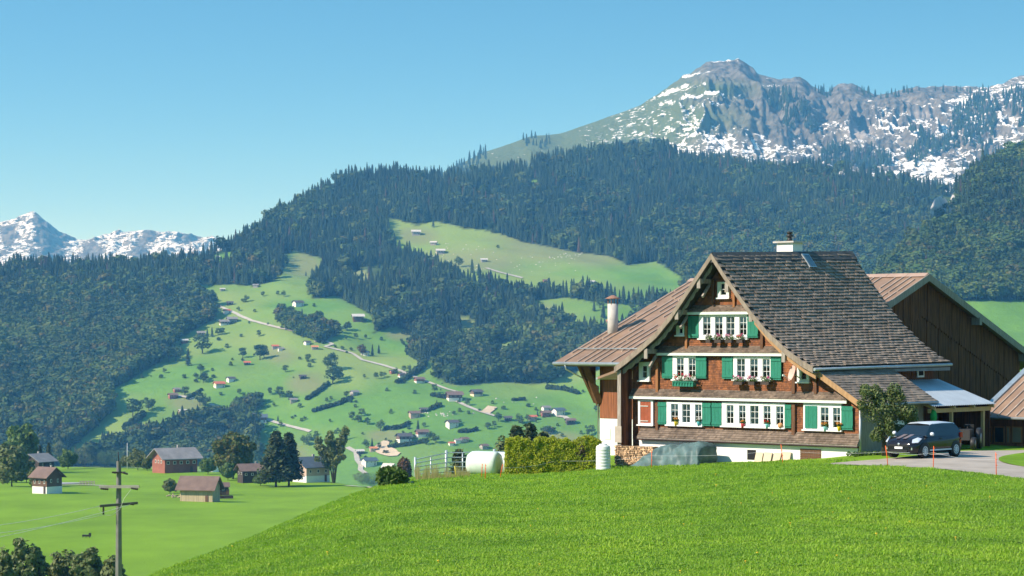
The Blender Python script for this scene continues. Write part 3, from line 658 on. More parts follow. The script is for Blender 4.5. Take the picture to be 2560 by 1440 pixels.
m = MB(); m.add([(-2.07 + q * .34, d, 10.14 - abs(q) * .42 + rise(d, 0)) for d in (D0, D1) for q in (-1, 0, 1)], [(0, 1, 4, 3), (1, 2, 5, 4)])
m.add([(-2.07 + q * .36, d, 10.10 - abs(q) * .44 + rise(d, 0)) for d in (D0, D1) for q in (-1, 0, 1)], [(0, 3, 4, 1), (1, 4, 5, 2), (0, 1, 2), (3, 5, 4)])
m.build('ridge_cap', M_RIDGE, CH)
# verge boards with a scalloped trim, eave board, gutter
def verge(P, name, mat, y0, y1, up, dn):
    m = MB(); n = len(P)
    vs = [(s, y, z + o) for y in (y0, y1) for o in (up, -dn) for s, z in P]; f = []
    for i in range(n - 1):
        f += [(i, n + i, n + i + 1, i + 1), (2 * n + i, 2 * n + i + 1, 3 * n + i + 1, 3 * n + i), (i, i + 1, 2 * n + i + 1, 2 * n + i), (n + i, 3 * n + i, 3 * n + i + 1, n + i + 1)]
    f += [(0, 2 * n, 3 * n, n), (n - 1, 2 * n - 1, 4 * n - 1, 3 * n - 1)]
    m.add(vs, f); return m.build(name, mat, CH)
M_BARGE = simple('pale_weathered_board', (.25, .20, .155), .8, .25, 2, (4, 4, 1))
M_BARGO = simple('golden_verge_board', (.38, .22, .105), .7, .2, 2, (4, 4, 1))
verge(RP, 'bargeboard', M_BARGE, D0 - .05, D0 - .003, .055, .24); verge(LP, 'bargeboard', M_BARGE, D0 - .05, D0 - .003, .055, .24)
inner = [(s + .06, z - .26) for s, z in RP[3:]]; verge(inner, 'bargeboard', M_BARGO, D0 + .1, D0 + .16, .0, .26)
for sgn, P in ((1, RP), (-1, LP)):
    t = MB(); PP, LL = along(P); n = 46
    xs_ = np.interp(np.linspace(.3, LL[-1] - .2, n), LL, PP[:, 0]); zs_ = np.interp(np.linspace(.3, LL[-1] - .2, n), LL, PP[:, 1])
    up = [(a, -.72, b - .22) for a, b in zip(xs_, zs_)]; dn = [(a, -.72, b - .40 - .10 * abs(math.sin(i * 1.05))) for i, (a, b) in enumerate(zip(xs_, zs_))]
    bk = [(a, -.69, b) for a, _, b in up]; bd = [(a, -.69, b) for a, _, b in dn]
    t.add(up + dn + bk + bd, [(i, n + i, n + i + 1, i + 1) for i in range(n - 1)] + [(2 * n + i, 2 * n + i + 1, 3 * n + i + 1, 3 * n + i) for i in range(n - 1)] + [(n + i, 3 * n + i, 3 * n + i + 1, n + i + 1) for i in range(n - 1)])
    t.build('scalloped_trim', M_GTIMB, CH)
m = MB(); m.tube([(3.74, D0 - .02, 4.66), (3.74, D1, 4.66 + .13)], .075, 8); m.build('gutter', M_GUT, CH)
MB().box(3.60, 3.67, D0, D1, 4.50, 4.70).build('eave_board', simple('blue_grey_eave_board', (.16, .20, .22), .6, .2, 2), CH)

# wall body
def under(s): return top_z(s) - .22
ss_ = [-7.65] + [p[0] for p in LP[::-1] if p[0] > -7.6] + [p[0] for p in RP[1:] if p[0] < 3.0] + [3.0]
poly = [(-7.65, -1.2), (3.0, -1.2)] + [(s, under(s)) for s in ss_[::-1]]
MB().prism_y(poly, 0.0, 10.3).build('wall', M_TIMB, CH)
AXT = (3.42, 4.66); AXB = (5.98, 3.12)       # annex roof line (s, z)
def ax_z(s): return AXT[1] + (s - AXT[0]) * (AXB[1] - AXT[1]) / (AXB[0] - AXT[0])
AXD = WS(2342, 995, 5.98)[0]
MB().prism_y([(3.003, -1.2), (5.5, -1.2), (5.5, ax_z(5.5) - .14), (3.003, ax_z(3.003) - .14)], .0, AXD - .4).build('wall', M_GTIMB, CH)
# wall shingles course by course, joined
m = MB(); z = 1.12; row = 0
while z < 9.75:
    zt = z + .098
    def sL(zz):
        return max(-7.65, float(np.interp(zz, [p[1] - .24 for p in LP[::-1]], [p[0] for p in LP[::-1]])))
    def sR(zz):
        a = float(np.interp(zz, [p[1] - .24 for p in RP[::-1]], [p[0] for p in RP[::-1]])) if zz > 4.55 else 3.0
        if zz < ax_z(3.0) - .15: a = min(5.5, AXT[0] + (zz + .16 - AXT[1]) / (AXB[1] - AXT[1]) * (AXB[0] - AXT[0]))
        return a
    a, b = sL(zt), sR(zt); s = a
    while s < b - .03:
        w = min(rnd.uniform(.10, .19), b - s); o = rnd.uniform(-.003, .004); zz = z + rnd.uniform(-.006, .006)
        m.add([(s, -.026 + o, zz), (s + w - .006, -.026 + o, zz), (s + w - .006, -.004, zt), (s, -.004, zt), (s, 0, zz), (s + w - .006, 0, zz)], [(0, 1, 2, 3), (0, 4, 5, 1)]); s += w
    z += .085; row += 1
m.build('wall_shingles', M_SHING, CH, kind='stuff')
MB().box(-7.2, 5.46, -.09, -.03, -1.2, 1.10).build('basement_wall', M_PLASTER, CH)

# pent roofs with pale cornice boards
def pent(s0, s1, zt, zb, out, cornice=True, mat=M_PENT):
    body = MB().prism_x([(0.02, zt), (-out, zb), (-out, zb - .04), (0.02, zb - .04)], s0, s1).build('pent_roof', M_GTIMB, CH)
    m = MB(); n = 5
    for r_ in range(n):
        t1 = (r_ + 1) / n; t0 = r_ / n; s = s0 - rnd.random() * .05
        while s < s1:
            w = rnd.uniform(.09, .17); e = min(s + w - .006, s1); o = rnd.uniform(0, .01)
            za = zt + (zb - zt) * t0 + .012; zc = zt + (zb - zt) * t1 + .030 + o; ya = -out * t0 + .0; yc = -out * t1 - .01
            m.add([(max(s, s0), yc - .012, zc), (e, yc - .012, zc), (e, ya, za), (max(s, s0), ya, za), (max(s, s0), yc, zc - .03), (e, yc, zc - .03)], [(0, 1, 2, 3), (0, 4, 5, 1)]); s += w
    m.build('shingle_cover', mat, body, kind='stuff')
    if cornice: MB().box(s0 - .02, s1 + .02, -out - .035, -out + .02, zb - .15, zb - .035).build('cornice', M_PALE, body)
    else: MB().box(s0, s1, -out - .01, -out + .03, zb - .09, zb - .035).build('fascia', simple('dark_fascia', (.06, .04, .035), .7, .2, 3), body)
OUT = .24
def sx(px, d=-OUT): return W(px, 1000, d)[0]
pent(sx(1574), sx(2116), 3.62, 3.27, OUT); pent(sx(1643), sx(1957), 5.72, 5.40, OUT); pent(sx(1717), sx(1876), 7.66, 7.36, OUT)
pent(sx(1592, -.36), 5.62, 1.76, 1.24, .36, False)
m = MB(); m.add([(sx(1757), -.03, 7.67), (sx(1852), -.03, 7.67), (sx(1852) - .15, -.02, 7.95), (sx(1793), -.02, 8.12)], [(0, 1, 2, 3)])
m.build('shingle_flare', M_SHING, CH)
# timber posts on the wall
for px, y0, y1, mt, w in ((1646, 1006, 1092, M_TIMB, .16), (1987, 1008, 1100, M_TIMB, .18), (1987, 925, 984, M_TIMB, .16), (1646, 905, 984, M_TIMBO, .14), (1719, 815, 872, M_TIMBO, .13), (1908, 815, 872, M_TIMB, .14), (2042, 935, 985, M_TIMB, .14), (1786, 700, 760, M_TIMB, .13), (1838, 735, 768, M_TIMBO, .12)):
    s, za = W(px, y0); _, zb = W(px, y1); MB().box(s - w / 2, s + w / 2, -.14, -.0, zb, za).build('timber_post', mt, CH)
# purlin ends and brackets under the verge
for px, py in ((1752, 702), (1697, 780), (1620, 878), (1822, 712), (1882, 785), (1964, 886)):
    s, z = W(px, py, -.8); b = MB().box(s - .09, s + .09, -.95, .0, z - .12, z + .10)
    if px < 1790: b.obox((s, -.35, z - .42), (.05, 0, 0), (0, .32, .34), (0, .04, -.04))
    b.build('bracket', M_GTIMB, CH)
    MB().box(s - .10, s + .10, -.99, -.93, z - .36, z + .12).build('purlin_end', M_GTIMB, CH)
# projecting wind wall: shade put into its dark boards, sunlight into the paler front plank
sf = W(1549, 1000, -.85)[0]
fin = MB(); zt_ = under(sf) + .02
for k in range(6): fin.box(sf - .10 + rnd.uniform(-.008, .008), sf + .09, -.85 + k * .142, -.85 + k * .142 + .138, -.6, zt_)
fin.build('wind_wall', M_DARKB, CH); MB().box(sf - .115, sf + .10, -.885, -.853, -.6, zt_ + .0).build('lit_front_plank', M_GTIMB, CH)
s, z = W(1546, 1086, -.95); MB().box(s - .2, s + .2, -.98, -.94, z - .40, z + .40).build('leaning_board', simple('beige_panel', (.42, .36, .29), .8, .15, 3), CH)

def cell(x0, x1, y0, y1, d=0):
    a, zt = W(x0, y0, d); b, zb = W(x1, y1, d); return a, b, zb, zt
def sash(par, a, b, zb, zt, y, cols=2, rws=3, curt=1):
    MB().box(a, b, y + .026, y + .034, zb, zt).build('unlit_room_panel', M_DARK, par)  # thin black panel behind the glass, the unlit room put into colour
    if curt == 1:
        m = MB(); n = 10
        for i in range(n): u0 = a + (b - a) * i / n; u1 = a + (b - a) * (i + 1) / n; e = .006 * (i % 2); m.add([(u0, y + .021 - e, zt), (u1, y + .021 - .006 + e, zt), (u1, y + .021 - .006 + e, zt - (zt - zb) * .45), (u0, y + .021 - e, zt - (zt - zb) * .45)], [(0, 1, 2, 3)])
        m.build('curtain', M_CURT, par)
    if curt == 2: MB().box(a, b, y + .016, y + .022, zb, zt).build('blind', simple('grey_blind', (.36, .36, .35), .7, .1, 4), par)
    MB().add([(a, y + .005, zb), (b, y + .005, zb), (b, y + .005, zt), (a, y + .005, zt)], [(0, 1, 2, 3)]).build('pane', M_GLASS, par)
    m = MB(); t = .022
    for u in (a, b - t): m.box(u, u + t, y - .018, y + .003, zb, zt)
    for v in (zb, zt - t): m.box(a + t, b - t, y - .018, y + .003, v, v + t)
    for i in range(1, cols): u = a + (b - a) * i / cols; m.box(u - .010, u + .010, y - .014, y + .002, zb + t, zt - t)
    for i in range(1, rws): v = zb + (zt - zb) * i / rws; m.box(a + t, b - t, y - .0145, y + .0015, v - .009, v + .009)
    m.build('sash', M_WHITE, par)
def window(x0, x1, y0, y1, sashes, sy0, sy1, cols=2, rws=3, blinds=(), curt=1, frame=M_WHITE, parent=CH):
    a, b, zb, zt = cell(x0, x1, y0, y1); _, _, zsb, zst = cell(x0, x1, sy0, sy1); y = -.09; m = MB()
    S = [(W(u, 1000)[0], W(v, 1000)[0]) for u, v in sashes]; edges = [a] + [q for p in S for q in p] + [b]
    for i in range(0, len(edges), 2): m.box(edges[i], edges[i + 1], y - .03, y + .09, zb, zt)
    for u, v in S: m.box(u, v, y - .025, y + .09, zst, zt); m.box(u, v, y - .025, y + .09, zb, zsb)
    o = m.build('window', frame, parent)
    MB().box(a - .05, b + .05, y - .11, y + .05, zb - .06, zb).build('sill', M_WHITE, o)
    for i, (u, v) in enumerate(S): sash(o, u, v, zsb, zst, y + .03, cols, rws, 2 if i in blinds else curt)
    return o
def shutter(x0, x1, y0, y1, mat=M_GREEN, parent=CH, y=-.10, plain=False):
    a, b, zb, zt = cell(x0, x1, y0, y1); m = MB(); n = 3; w = (b - a) / n
    for i in range(n): m.box(a + i * w + .004, a + (i + 1) * w - .004, y - .035 + .003 * (i % 2), y, zb, zt)
    o = m.build('shutter', mat, parent)
    if not plain:
        for f in (.12, .86):
            v = zb + (zt - zb) * f; MB().box(a + .01, b - .01, y - .062, y - .036, v - .05, v + .05).build('batten', mat, o)
    return o
# ground floor
shutter(1604, 1631, 1003, 1058, M_RUST, y=-.06, plain=True); window(1599, 1636, 1000, 1062, [(1604, 1631)], 1003, 1058, curt=0)
for q in (1014, 1051):
    a, b, zb, zt = cell(1604, 1624, q, q + 2); MB().box(a, b, -.125, -.10, zb, zt).build('hinge', M_PALE, CH)
shutter(1648, 1670, 1005, 1061); window(1670, 1759, 1004, 1064, [(1681, 1699), (1709, 1729), (1741, 1757)], 1009, 1058, blinds=(1,))
shutter(1759, 1781, 1007, 1065); shutter(1783, 1808, 1007, 1066)
window(1808, 1965, 1005, 1069, [(1820, 1837.5), (1851, 1867.5), (1879, 1900), (1912.5, 1930), (1944, 1962)], 1012, 1063, blinds=(2,)); shutter(1966, 1982, 1011, 1070)
window(2012, 2107, 1008, 1076, [(2055, 2075), (2086, 2104)], 1017, 1070); shutter(2017, 2047, 1014, 1071, y=-.125, plain=True); shutter(2107, 2136, 1015, 1075)
# first floor
window(1601, 1627, 905, 951, [(1609, 1621)], 914, 945, 1, 2, curt=0, frame=M_PALE)
shutter(1659, 1685, 891, 946); window(1685, 1743, 890, 949, [(1695.5, 1713), (1725, 1742)], 895, 942); shutter(1743, 1770, 891, 946)
shutter(1809, 1836, 892, 947); window(1837, 1930, 891, 950, [(1846, 1866), (1879, 1898), (1910, 1928)], 897, 944, blinds=(0,)); shutter(1931, 1957, 892, 950)
window(1996, 2026, 905, 955, [(2006, 2019)], 913, 949, 1, 2, curt=0, frame=M_PALE)
# second floor and attic
shutter(1724, 1751, 790, 844); window(1751, 1872, 787, 846, [(1761, 1780), (1791, 1810), (1819, 1840), (1852, 1870)], 792, 838, blinds=(2,)); shutter(1872, 1899, 791, 844)
window(1694, 1714, 814, 838, [(1701, 1710)], 818, 834, 1, 1, curt=0, frame=M_PALE)
window(1797, 1826, 705, 744, [(1805, 1819)], 709, 738, 1, 2, curt=0, frame=M_PALE)
# basement opening and garage door
a, b, zb, zt = cell(1864, 1890, 1124, 1150, -.09); MB().box(a + .1, b, -.10, -.085, zb, zt).build('basement_window', M_DARK, CH)
a, b, zb, zt = cell(2001, 2053, 1121, 1152, -.09); m = MB()
for i in range(5): m.box(a, b, -.115, -.085, zb + (zt - zb) * i / 5, zb + (zt - zb) * (i + 1) / 5 - .012)
m.build('garage_door', M_TIMB, CH)
# side wall boards under the main eave, with a small window
sd = MB(); d_ = AXD - .5
while d_ < 10.3: w = rnd.uniform(.14, .22); MB().box(3.0, 3.03 + rnd.uniform(0, .02), d_, d_ + w - .008, 2.2, 4.62).build('board', M_DARKB, CH); d_ += w
da, za = WS(2294, 923, 3.1); db, zb = WS(2311, 943, 3.1); f = MB().box(3.05, 3.10, da, db, zb, za).build('window', M_WHITE, CH); MB().box(3.10, 3.11, da + .1, db - .1, zb + .09, za - .09).build('pane', M_DARK, f)
# annex roof
m = MB().prism_y([AXT, (AXT[0], AXT[1] - .14), (AXB[0], AXB[1] - .14), AXB], -.62, AXD); m.build('annex_roof', M_RBASE, CH)
m = MB(); La = math.hypot(AXB[0] - AXT[0], AXB[1] - AXT[1]); ang = math.atan2(AXB[1] - AXT[1], AXB[0] - AXT[0]); nr = 15
for r_ in range(nr):
    t = (r_ + .8) / nr; s = AXT[0] + (AXB[0] - AXT[0]) * t; z = AXT[1] + (AXB[1] - AXT[1]) * t; d = -.6 - .2 * (r_ % 2)
    while d < AXD - .1:
        tl = ang + .1 + rnd.uniform(-.03, .03); e0 = max(d, -.62); e1 = min(d + .43, AXD); m.obox((s, (e0 + e1) / 2, z + .05 + rnd.uniform(-.01, .01)), (.12 * math.cos(tl), 0, .12 * math.sin(tl)), (0, (e1 - e0) / 2 - .01, 0), (-.012 * math.sin(tl), 0, .012 * math.cos(tl))); d += .44
m.build('annex_shingle_cover', M_TILE, CH, kind='stuff')
MB().obox(((AXT[0] + AXB[0]) / 2 + .02, -.65, (AXT[1] + AXB[1]) / 2 - .06), ((AXB[0] - AXT[0]) / 2, 0, (AXB[1] - AXT[1]) / 2), (0, .025, 0), (.06, 0, .11)).build('bargeboard', M_BARGO, CH)
m = MB().tube([(6.04, -.6, 3.06), (6.04, AXD, 3.08)], .07, 8); m.build('gutter', M_GUT, CH)
m = MB().tube([(5.62, -.12, 3.0), (5.62, -.12, .2)], .055, 8); m.build('downpipe', M_GUT, CH)
# annex side: plaster, door
da, _ = WS(2262, 1010, 5.52); db, _ = WS(2292, 1010, 5.52)
MB().box(5.50, 5.53, da - 1.6, da - .05, 1.0, 2.3).build('plaster_panel', M_PLASTER, CH)
MB().box(5.53, 5.57, da, db, .6, 2.75).build('door', M_GREEN, CH)
# chimney on the ridge
dc, zc = WS(1974, 620, -2.62); zr_ = 10.05 + rise(dc, 0)
ch = MB().box(-3.10, -2.14, dc - .42, dc + .42, zr_ - 1.0, zr_ + .52).build('chimney', M_PLASTER, CH)
MB().box(-3.24, -2.0, dc - .56, dc + .56, zr_ + .52, zr_ + .60).build('chimney_cap', M_CONC, ch)
m = MB().lathe([(.13, zr_ + .60), (.13, zr_ + .72), (.10, zr_ + .74), (.10, zr_ + .82), (.16, zr_ + .84), (.16, zr_ + .92), (.11, zr_ + .93), (.11, zr_ + 1.0), (.15, zr_ + 1.02), (.15, zr_ + 1.07), (.04, zr_ + 1.1)], (-2.62, dc, 0), 12); m.build('flue', M_BLACK, ch)
# skylight
s_, z_, a_ = on_roof(.62); dsk = WS(2022, 652, s_)[0]; sk = MB()
ca, sa = math.cos(a_), math.sin(a_); kz = z_ + rise(dsk, .1) + .12
sk.obox((s_, dsk, kz), (.42 * ca, 0, .42 * sa), (0, .30, 0), (-.05 * sa, 0, .05 * ca)); sko = sk.build('skylight', M_GUT, CH)
MB().obox((s_ - .06 * sa, dsk, kz + .06 * ca), (.34 * ca, 0, .34 * sa), (0, .23, 0), (-.006 * sa, 0, .006 * ca)).build('pane', simple('skylight_glass', (.05, .10, .13), .05, .1, 2, bmp=0, spec=.8), sko)
# small lean-to roof between chalet and barn
p0 = W(1497, 945, .6); p1 = W(1546, 925, .6)
MB().prism_y([(p0[0], p0[1] + .06), (p0[0], p0[1] - .06), (-7.55, 4.85), (-7.55, 5.0)], .5, 3.6).build('porch_roof', M_BROOF, CH)
MB().tube([(p0[0] - .05, .5, p0[1] - .02), (p0[0] - .05, 3.6, p0[1] - .02)], .06, 8).build('porch_gutter', M_GUT, CH)

# ------------------------------------------------------------------ carport lean-to
CP = thing('carport', 'open lean-to carport with corrugated steel roof on pine posts', 'carport', HL, -AL)
CE = 6.25; d0c, zec = WS(2338, 1017, CE); d1c, _ = WS(2490, 1011, CE); _, ztc = WS(2362, 949, 3.1); d0c -= .2
m = MB(); n = 150; vs = []
for i in range(n + 1):
    d = d0c + (d1c - d0c) * i / n; w = .022 * math.sin(i / n * 2 * math.pi * 34)
    for t in (0, 1): vs.append((3.05 + (CE - 3.05) * t, d, ztc + (zec - ztc) * t + w + .03))
m.add(vs, [(2 * i, 2 * i + 1, 2 * i + 3, 2 * i + 2) for i in range(n)], True); m.build('roof', M_CORR, CP)
for k in range(4):
    d = d0c + .2 + (d1c - d0c - .4) * k / 3; MB().obox(((3.1 + CE) / 2, d, (ztc + zec) / 2 - .09), ((CE - 3.1) / 2, 0, (zec - ztc) / 2), (0, .05, 0), (0, 0, .07)).build('rafter', M_LTIMB, CP)
MB().box(CE - .35, CE - .21, d0c + .1, d1c - .1, zec - .30, zec - .10).build('beam', M_LTIMB, CP)
for px in (2378, 2457):
    d, _ = WS(px, 1060, CE - .28); MB().box(CE - .35, CE - .21, d - .07, d + .07, -.2, zec - .3).build('post', M_LTIMB, CP)
MB().box(3.1, CE - .3, d1c - .10, d1c - .02, -.2, zec + .05).build('back_wall', M_DARKB, CP)
MB().box(3.03, 3.09, d0c, d1c - .1, -.2, ztc - .1).build('inner_wall', M_DARKB, CP)

# ------------------------------------------------------------------ barn
BN = thing('barn', 'big dark timber barn with brown sheet roof behind the chalet', 'barn', HL, -AL)
BSL, BSR, BDR, BDE, BZR, BZE = -17.12, -1.28, 17., 5., 9.46, 4.80
BK = (BZR - BZE) / (BDR - BDE)
def bz(d): return BZR - BK * abs(d - BDR)
MB().prism_x([(BDE, BZE), (BDR, BZR), (BDR, BZR - .2), (BDE, BZE - .2)], BSL, BSR).build('roof', M_BROOF, BN)
MB().prism_x([(BDR, BZR), (2 * BDR - BDE + .8, bz(2 * BDR - BDE + .8)), (2 * BDR - BDE + .8, bz(2 * BDR - BDE + .8) - .2), (BDR, BZR - .2)], BSL, BSR).build('roof', M_BROOF, BN)
m = MB(); s = BSL + .25
while s < BSR - .05:
    d = BDE + .05
    while d < BDR - .3:
        L = rnd.uniform(1.1, 1.9); e = min(d + L, BDR - .25)
        if rnd.random() < .82: m.obox((s, (d + e) / 2, bz((d + e) / 2) + .03), (.028, 0, 0), (0, (e - d) / 2, BK * (e - d) / 2), (0, 0, .03))
        d = e + rnd.choice((0, .0, .12))
    s += .46
m.build('roof_seams', M_SEAM, BN, kind='stuff')
k = BSL
while k < BSR - .2:
    e = min(k + 1.22, BSR); MB().prism_x([(BDR - .38, BZR - .38 * BK + .05), (BDR, BZR + .10), (BDR + .38, BZR - .38 * BK + .05), (BDR, BZR + .05)], k, e - .02).build('ridge_cap', simple('ridge_sheet', (.40, .27, .20), .5, .12, 1) if k == BSL else bpy.data.materials['ridge_sheet'], BN); k = e
MB().tube([(BSL + .3, 6.6, bz(6.6) + .12), (-7, 6.6, bz(6.6) + .12)], .035, 6).build('snow_guard', M_GUT, BN)
MB().tube([(BSL, BDE - .05, BZE - .06), (BSR, BDE - .05, BZE - .06)], .09, 8).build('gutter', M_GUT, BN)
wl = W(1502, 1045, BDE + 1.7); BW = BDE + 1.7; bs = wl[0]
p = W(1413, 910, BDE - .05); MB().tube([(p[0], BDE - .05, BZE - .1), (p[0], BDE + .0, BZE - .35), (bs - .1, BW - .1, BZE - 1.3), (bs - .1, BW - .1, -.5)], .05, 7).build('downpipe', M_GUT, BN)
MB().prism_x([(BW, -1.), (2 * BDR - BW, -1.), (2 * BDR - BW, bz(2 * BDR - BW) - .2), (BDR, BZR - .2), (BW, bz(BW) - .2)], bs, BSR - .5).build('wall', M_DARKB, BN)
MB().box(bs - .04, bs + 3.2, BW - .05, BW - .003, -1, W(1502, 1046, BW)[1]).build('plaster_base', M_PLASTER, BN)
a, zb = W(1514, 1098, BW); b, zt = W(1528, 1072, BW); MB().box(a, b, BW - .075, BW - .051, zb, zt).build('hatch', M_PALE, BN)
s = bs - .03
while s < bs + 3.4: w = rnd.uniform(.12, .18); MB().box(s, s + w - .01, BW - .05, BW - .003, W(1502, 1045, BW)[1], bz(BW) - .25).build('board', M_REDB, BN); s += w
d = 9.2
gs = BSR - .5
while d < 2 * BDR - BW:
    w = rnd.uniform(.17, .30); zt_ = min(bz(d), bz(d + w)) - .21; o = rnd.uniform(.02, .06)
    MB().box(gs, gs + o, d, d + w - .012, -.6, zt_ - 1.9 if zt_ > 5.5 else zt_).build('board', M_DARKB, BN)
    if zt_ > 5.5: MB().box(gs, gs + o + .05, d, d + w - .012, zt_ - 1.95, zt_).build('board', M_DARKB, BN)
    d += w
for sg in (-1, 1):
    e = BDE if sg < 0 else 2 * BDR - BDE + .8; MB().prism_x([(BDR, BZR + .04), (BDR, BZR - .34), (e, bz(e) - .34), (e, bz(e) + .04)], BSR - .003, BSR + .05).build('verge_board', M_GTIMB, BN)
    for q in (5.2, 10.4) if sg > 0 else (5.2,):
        MB().box(gs, BSR + .1, BDR + sg * q - .13, BDR + sg * q + .13, bz(BDR + q) - .62, bz(BDR + q) - .20).build('purlin_end', M_GTIMB, BN)
# overhanging corner brace
e1 = W(1460, 912, BDE + .6); MB().obox(((e1[0] + bs) / 2 - .05, (BDE + .6 + BW) / 2, (BZE + .0 + W(1503, 1012, BW)[1]) / 2), ((e1[0] - bs) / 2, (BDE + .6 - BW) / 2, (BZE - W(1503, 1012, BW)[1]) / 2), (.12, .12, 0), (.1, -.1, .10)).build('corner_brace', M_TIMB, BN)
MB().prism_x([(BDE + .2, BZE - .02), (BW, bz(BW) - .22), (BW, 2.6)], bs - .5, bs - .35).build('eave_truss', M_TIMB, BN)
cb = W(1532, 832, 9.2); sc_ = cb[0]; dcb = 9.2
for _ in range(6):
    zz = bz(dcb); u = (1532 - 1280) / F
    # march the bearing of the flue down to the roof plane
    Yq = (CZ - zz) * F / (832 - HOR) if False else None; s1_, z1_ = W(1532, 830, dcb); dcb += (z1_ - bz(dcb)) / BK * .9
sc_ = W(1532, 830, dcb)[0]; zb_ = bz(dcb)
cho = MB().lathe([(.29, zb_ - .4), (.29, zb_ + 1.55)], (sc_, dcb, 0), 16).build('chimney', M_CONC, BN)
m = MB().lathe([(.42, zb_ + 1.82), (.40, zb_ + 1.85), (.06, zb_ + 2.02)], (sc_, dcb, 0), 16)
for q in range(4): a = q * 1.571 + .4; m.tube([(sc_ + .27 * math.cos(a), dcb + .27 * math.sin(a), zb_ + 1.5), (sc_ + .27 * math.cos(a), dcb + .27 * math.sin(a), zb_ + 1.84)], .03, 5)
m.build('chimney_cap', simple('rusty_cap', (.30, .16, .11), .6, .2, 4), cho)

# ------------------------------------------------------------------ low shed joining the barn
SH = thing('shed', 'low red-brown timber shed with sheet roof beside the carport', 'shed', HL, -AL)
SDW = 12.3; sa_, za_ = W(2462, 1040, SDW - .6); s0_ = sa_ - .4
_, zrid = W(2560, 902, SDW + 4.2)
MB().prism_x([(SDW - .6, za_), (SDW + 5.2, za_ + 5.8 * .47), (SDW + 5.2, za_ + 5.8 * .47 - .15), (SDW - .6, za_ - .15)], s0_, s0_ + 11).build('roof', M_BROOF, SH)
MB().obox((s0_ + .06, SDW + 2.3, za_ + 2.9 * .47 + .03), (.16, 0, 0), (0, 2.9, 2.9 * .47), (0, -.02, .05)).build('verge_flashing', M_GUT, SH)
m = MB(); q = s0_ + .6
while q < s0_ + 11: m.obox((q, SDW + 2.3, za_ + 2.9 * .47 + .03), (.03, 0, 0), (0, 2.88, 2.88 * .47), (0, 0, .03)); q += .5
m.build('roof_seams', M_SEAM, SH, kind='stuff')
MB().tube([(s0_, SDW - .66, za_ - .08), (s0_ + 11, SDW - .66, za_ - .08)], .07, 8).build('gutter', M_GUT, SH)
MB().box(s0_ + .3, s0_ + 10.8, SDW, SDW + 5, -.5, za_ + .1).build('wall', M_DARKB, SH)
q = s0_ + .3
while q < s0_ + 8:
    w = rnd.uniform(.12, .2); zt_ = W(2500, 1108, SDW)[1] if (W(2464, 1, SDW)[0] < q + w and q < W(2560, 1, SDW)[0] + 1) else za_
    MB().box(q, q + w - .01, SDW - .035, SDW - .003, -.5, zt_).build('board', M_REDB, SH); q += w
for x0, x1 in ((2462, 2481), (2486, 2512), (2516, 2526), (2530, 2556)):
    a, b, zb, zt = cell(x0, x1, 1066, 1108, SDW); w_ = MB().box(a, b, SDW - .03, SDW - .003, zb, zt).build('window', M_TIMBO, SH)
    MB().box(a + .06, b - .06, SDW - .045, SDW - .031, zb + .05, zt - .05).build('pane', M_DARK if x0 < 2515 else simple('dusty_pane', (.22, .18, .13), .4, .2, 3), w_)
#PART4
# ------------------------------------------------------------------ drive
M_ROAD = simple('pale_worn_asphalt', (.370, .315, .260), .9, .18, .8, bmp=.3)
xs = np.arange(2060, 2760, 10.); nr = 14; vs = []
for x in xs:
    yt = np.interp(x, *zip(*ROAD_TOP)); yb = np.interp(x, *zip(*ROAD_BOT))
    for j in range(nr):
        P = hit(x, yb + (yt - yb) * j / (nr - 1)); vs.append((P[0], P[1], P[2] + .035))
MB().add(vs, [(i * nr + j, (i + 1) * nr + j, (i + 1) * nr + j + 1, i * nr + j + 1) for i in range(len(xs) - 1) for j in range(nr - 1)], True).build('road', M_ROAD, kind='structure', label='pale asphalt drive leading up to the carport', category='road')
vs = []; cols_ = np.linspace(2497, 2700, 24)
for x in cols_:
    w = math.sqrt(max(0, min(1, (x - 2495) / 70)))
    for j in range(6): P = hit(x, 1150 + 20 * w - 36 * w * j / 5); vs.append((P[0], P[1], P[2] + .06))
MB().add(vs, [(i * 6 + j, (i + 1) * 6 + j, (i + 1) * 6 + j + 1, i * 6 + j + 1) for i in range(23) for j in range(5)], True).build('lawn', M_MEADOW, kind='structure', label='small grass island beside the drive', category='lawn')

# ------------------------------------------------------------------ leaf and tree helpers
def leaf_quads(P, N, s, q, asp=.75, jit=.5):
    N = N + q.normal(size=N.shape) * jit; N /= np.linalg.norm(N, axis=1)[:, None] + 1e-9
    a = np.cross(N, q.normal(size=N.shape)); a /= np.linalg.norm(a, axis=1)[:, None] + 1e-9; b = np.cross(N, a)
    s = s * q.uniform(.6, 1.35, (len(P), 1)); return np.stack([P + s * a, P + s * b * asp, P - s * a, P - s * b * asp], 1)
def blob_leaves(B, n, s, seed, shell=.55, asp=.75):
    """leaves spread through ellipsoids B = (cx,cy,cz,rx,ry,rz), thicker towards the surface"""
    q = np.random.default_rng(seed); vol = np.array([(b[3] * b[4] * b[5]) ** .67 for b in B]); ks = q.choice(len(B), n, p=vol / vol.sum()); B = np.array(B)[ks]
    d = q.normal(size=(n, 3)); d /= np.linalg.norm(d, axis=1)[:, None]; r_ = (shell + (1 - shell) * q.random((n, 1)) ** .6) * q.uniform(.9, 1.08, (n, 1))
    return leaf_quads(B[:, :3] + d * B[:, 3:] * r_, d, s, q, asp)
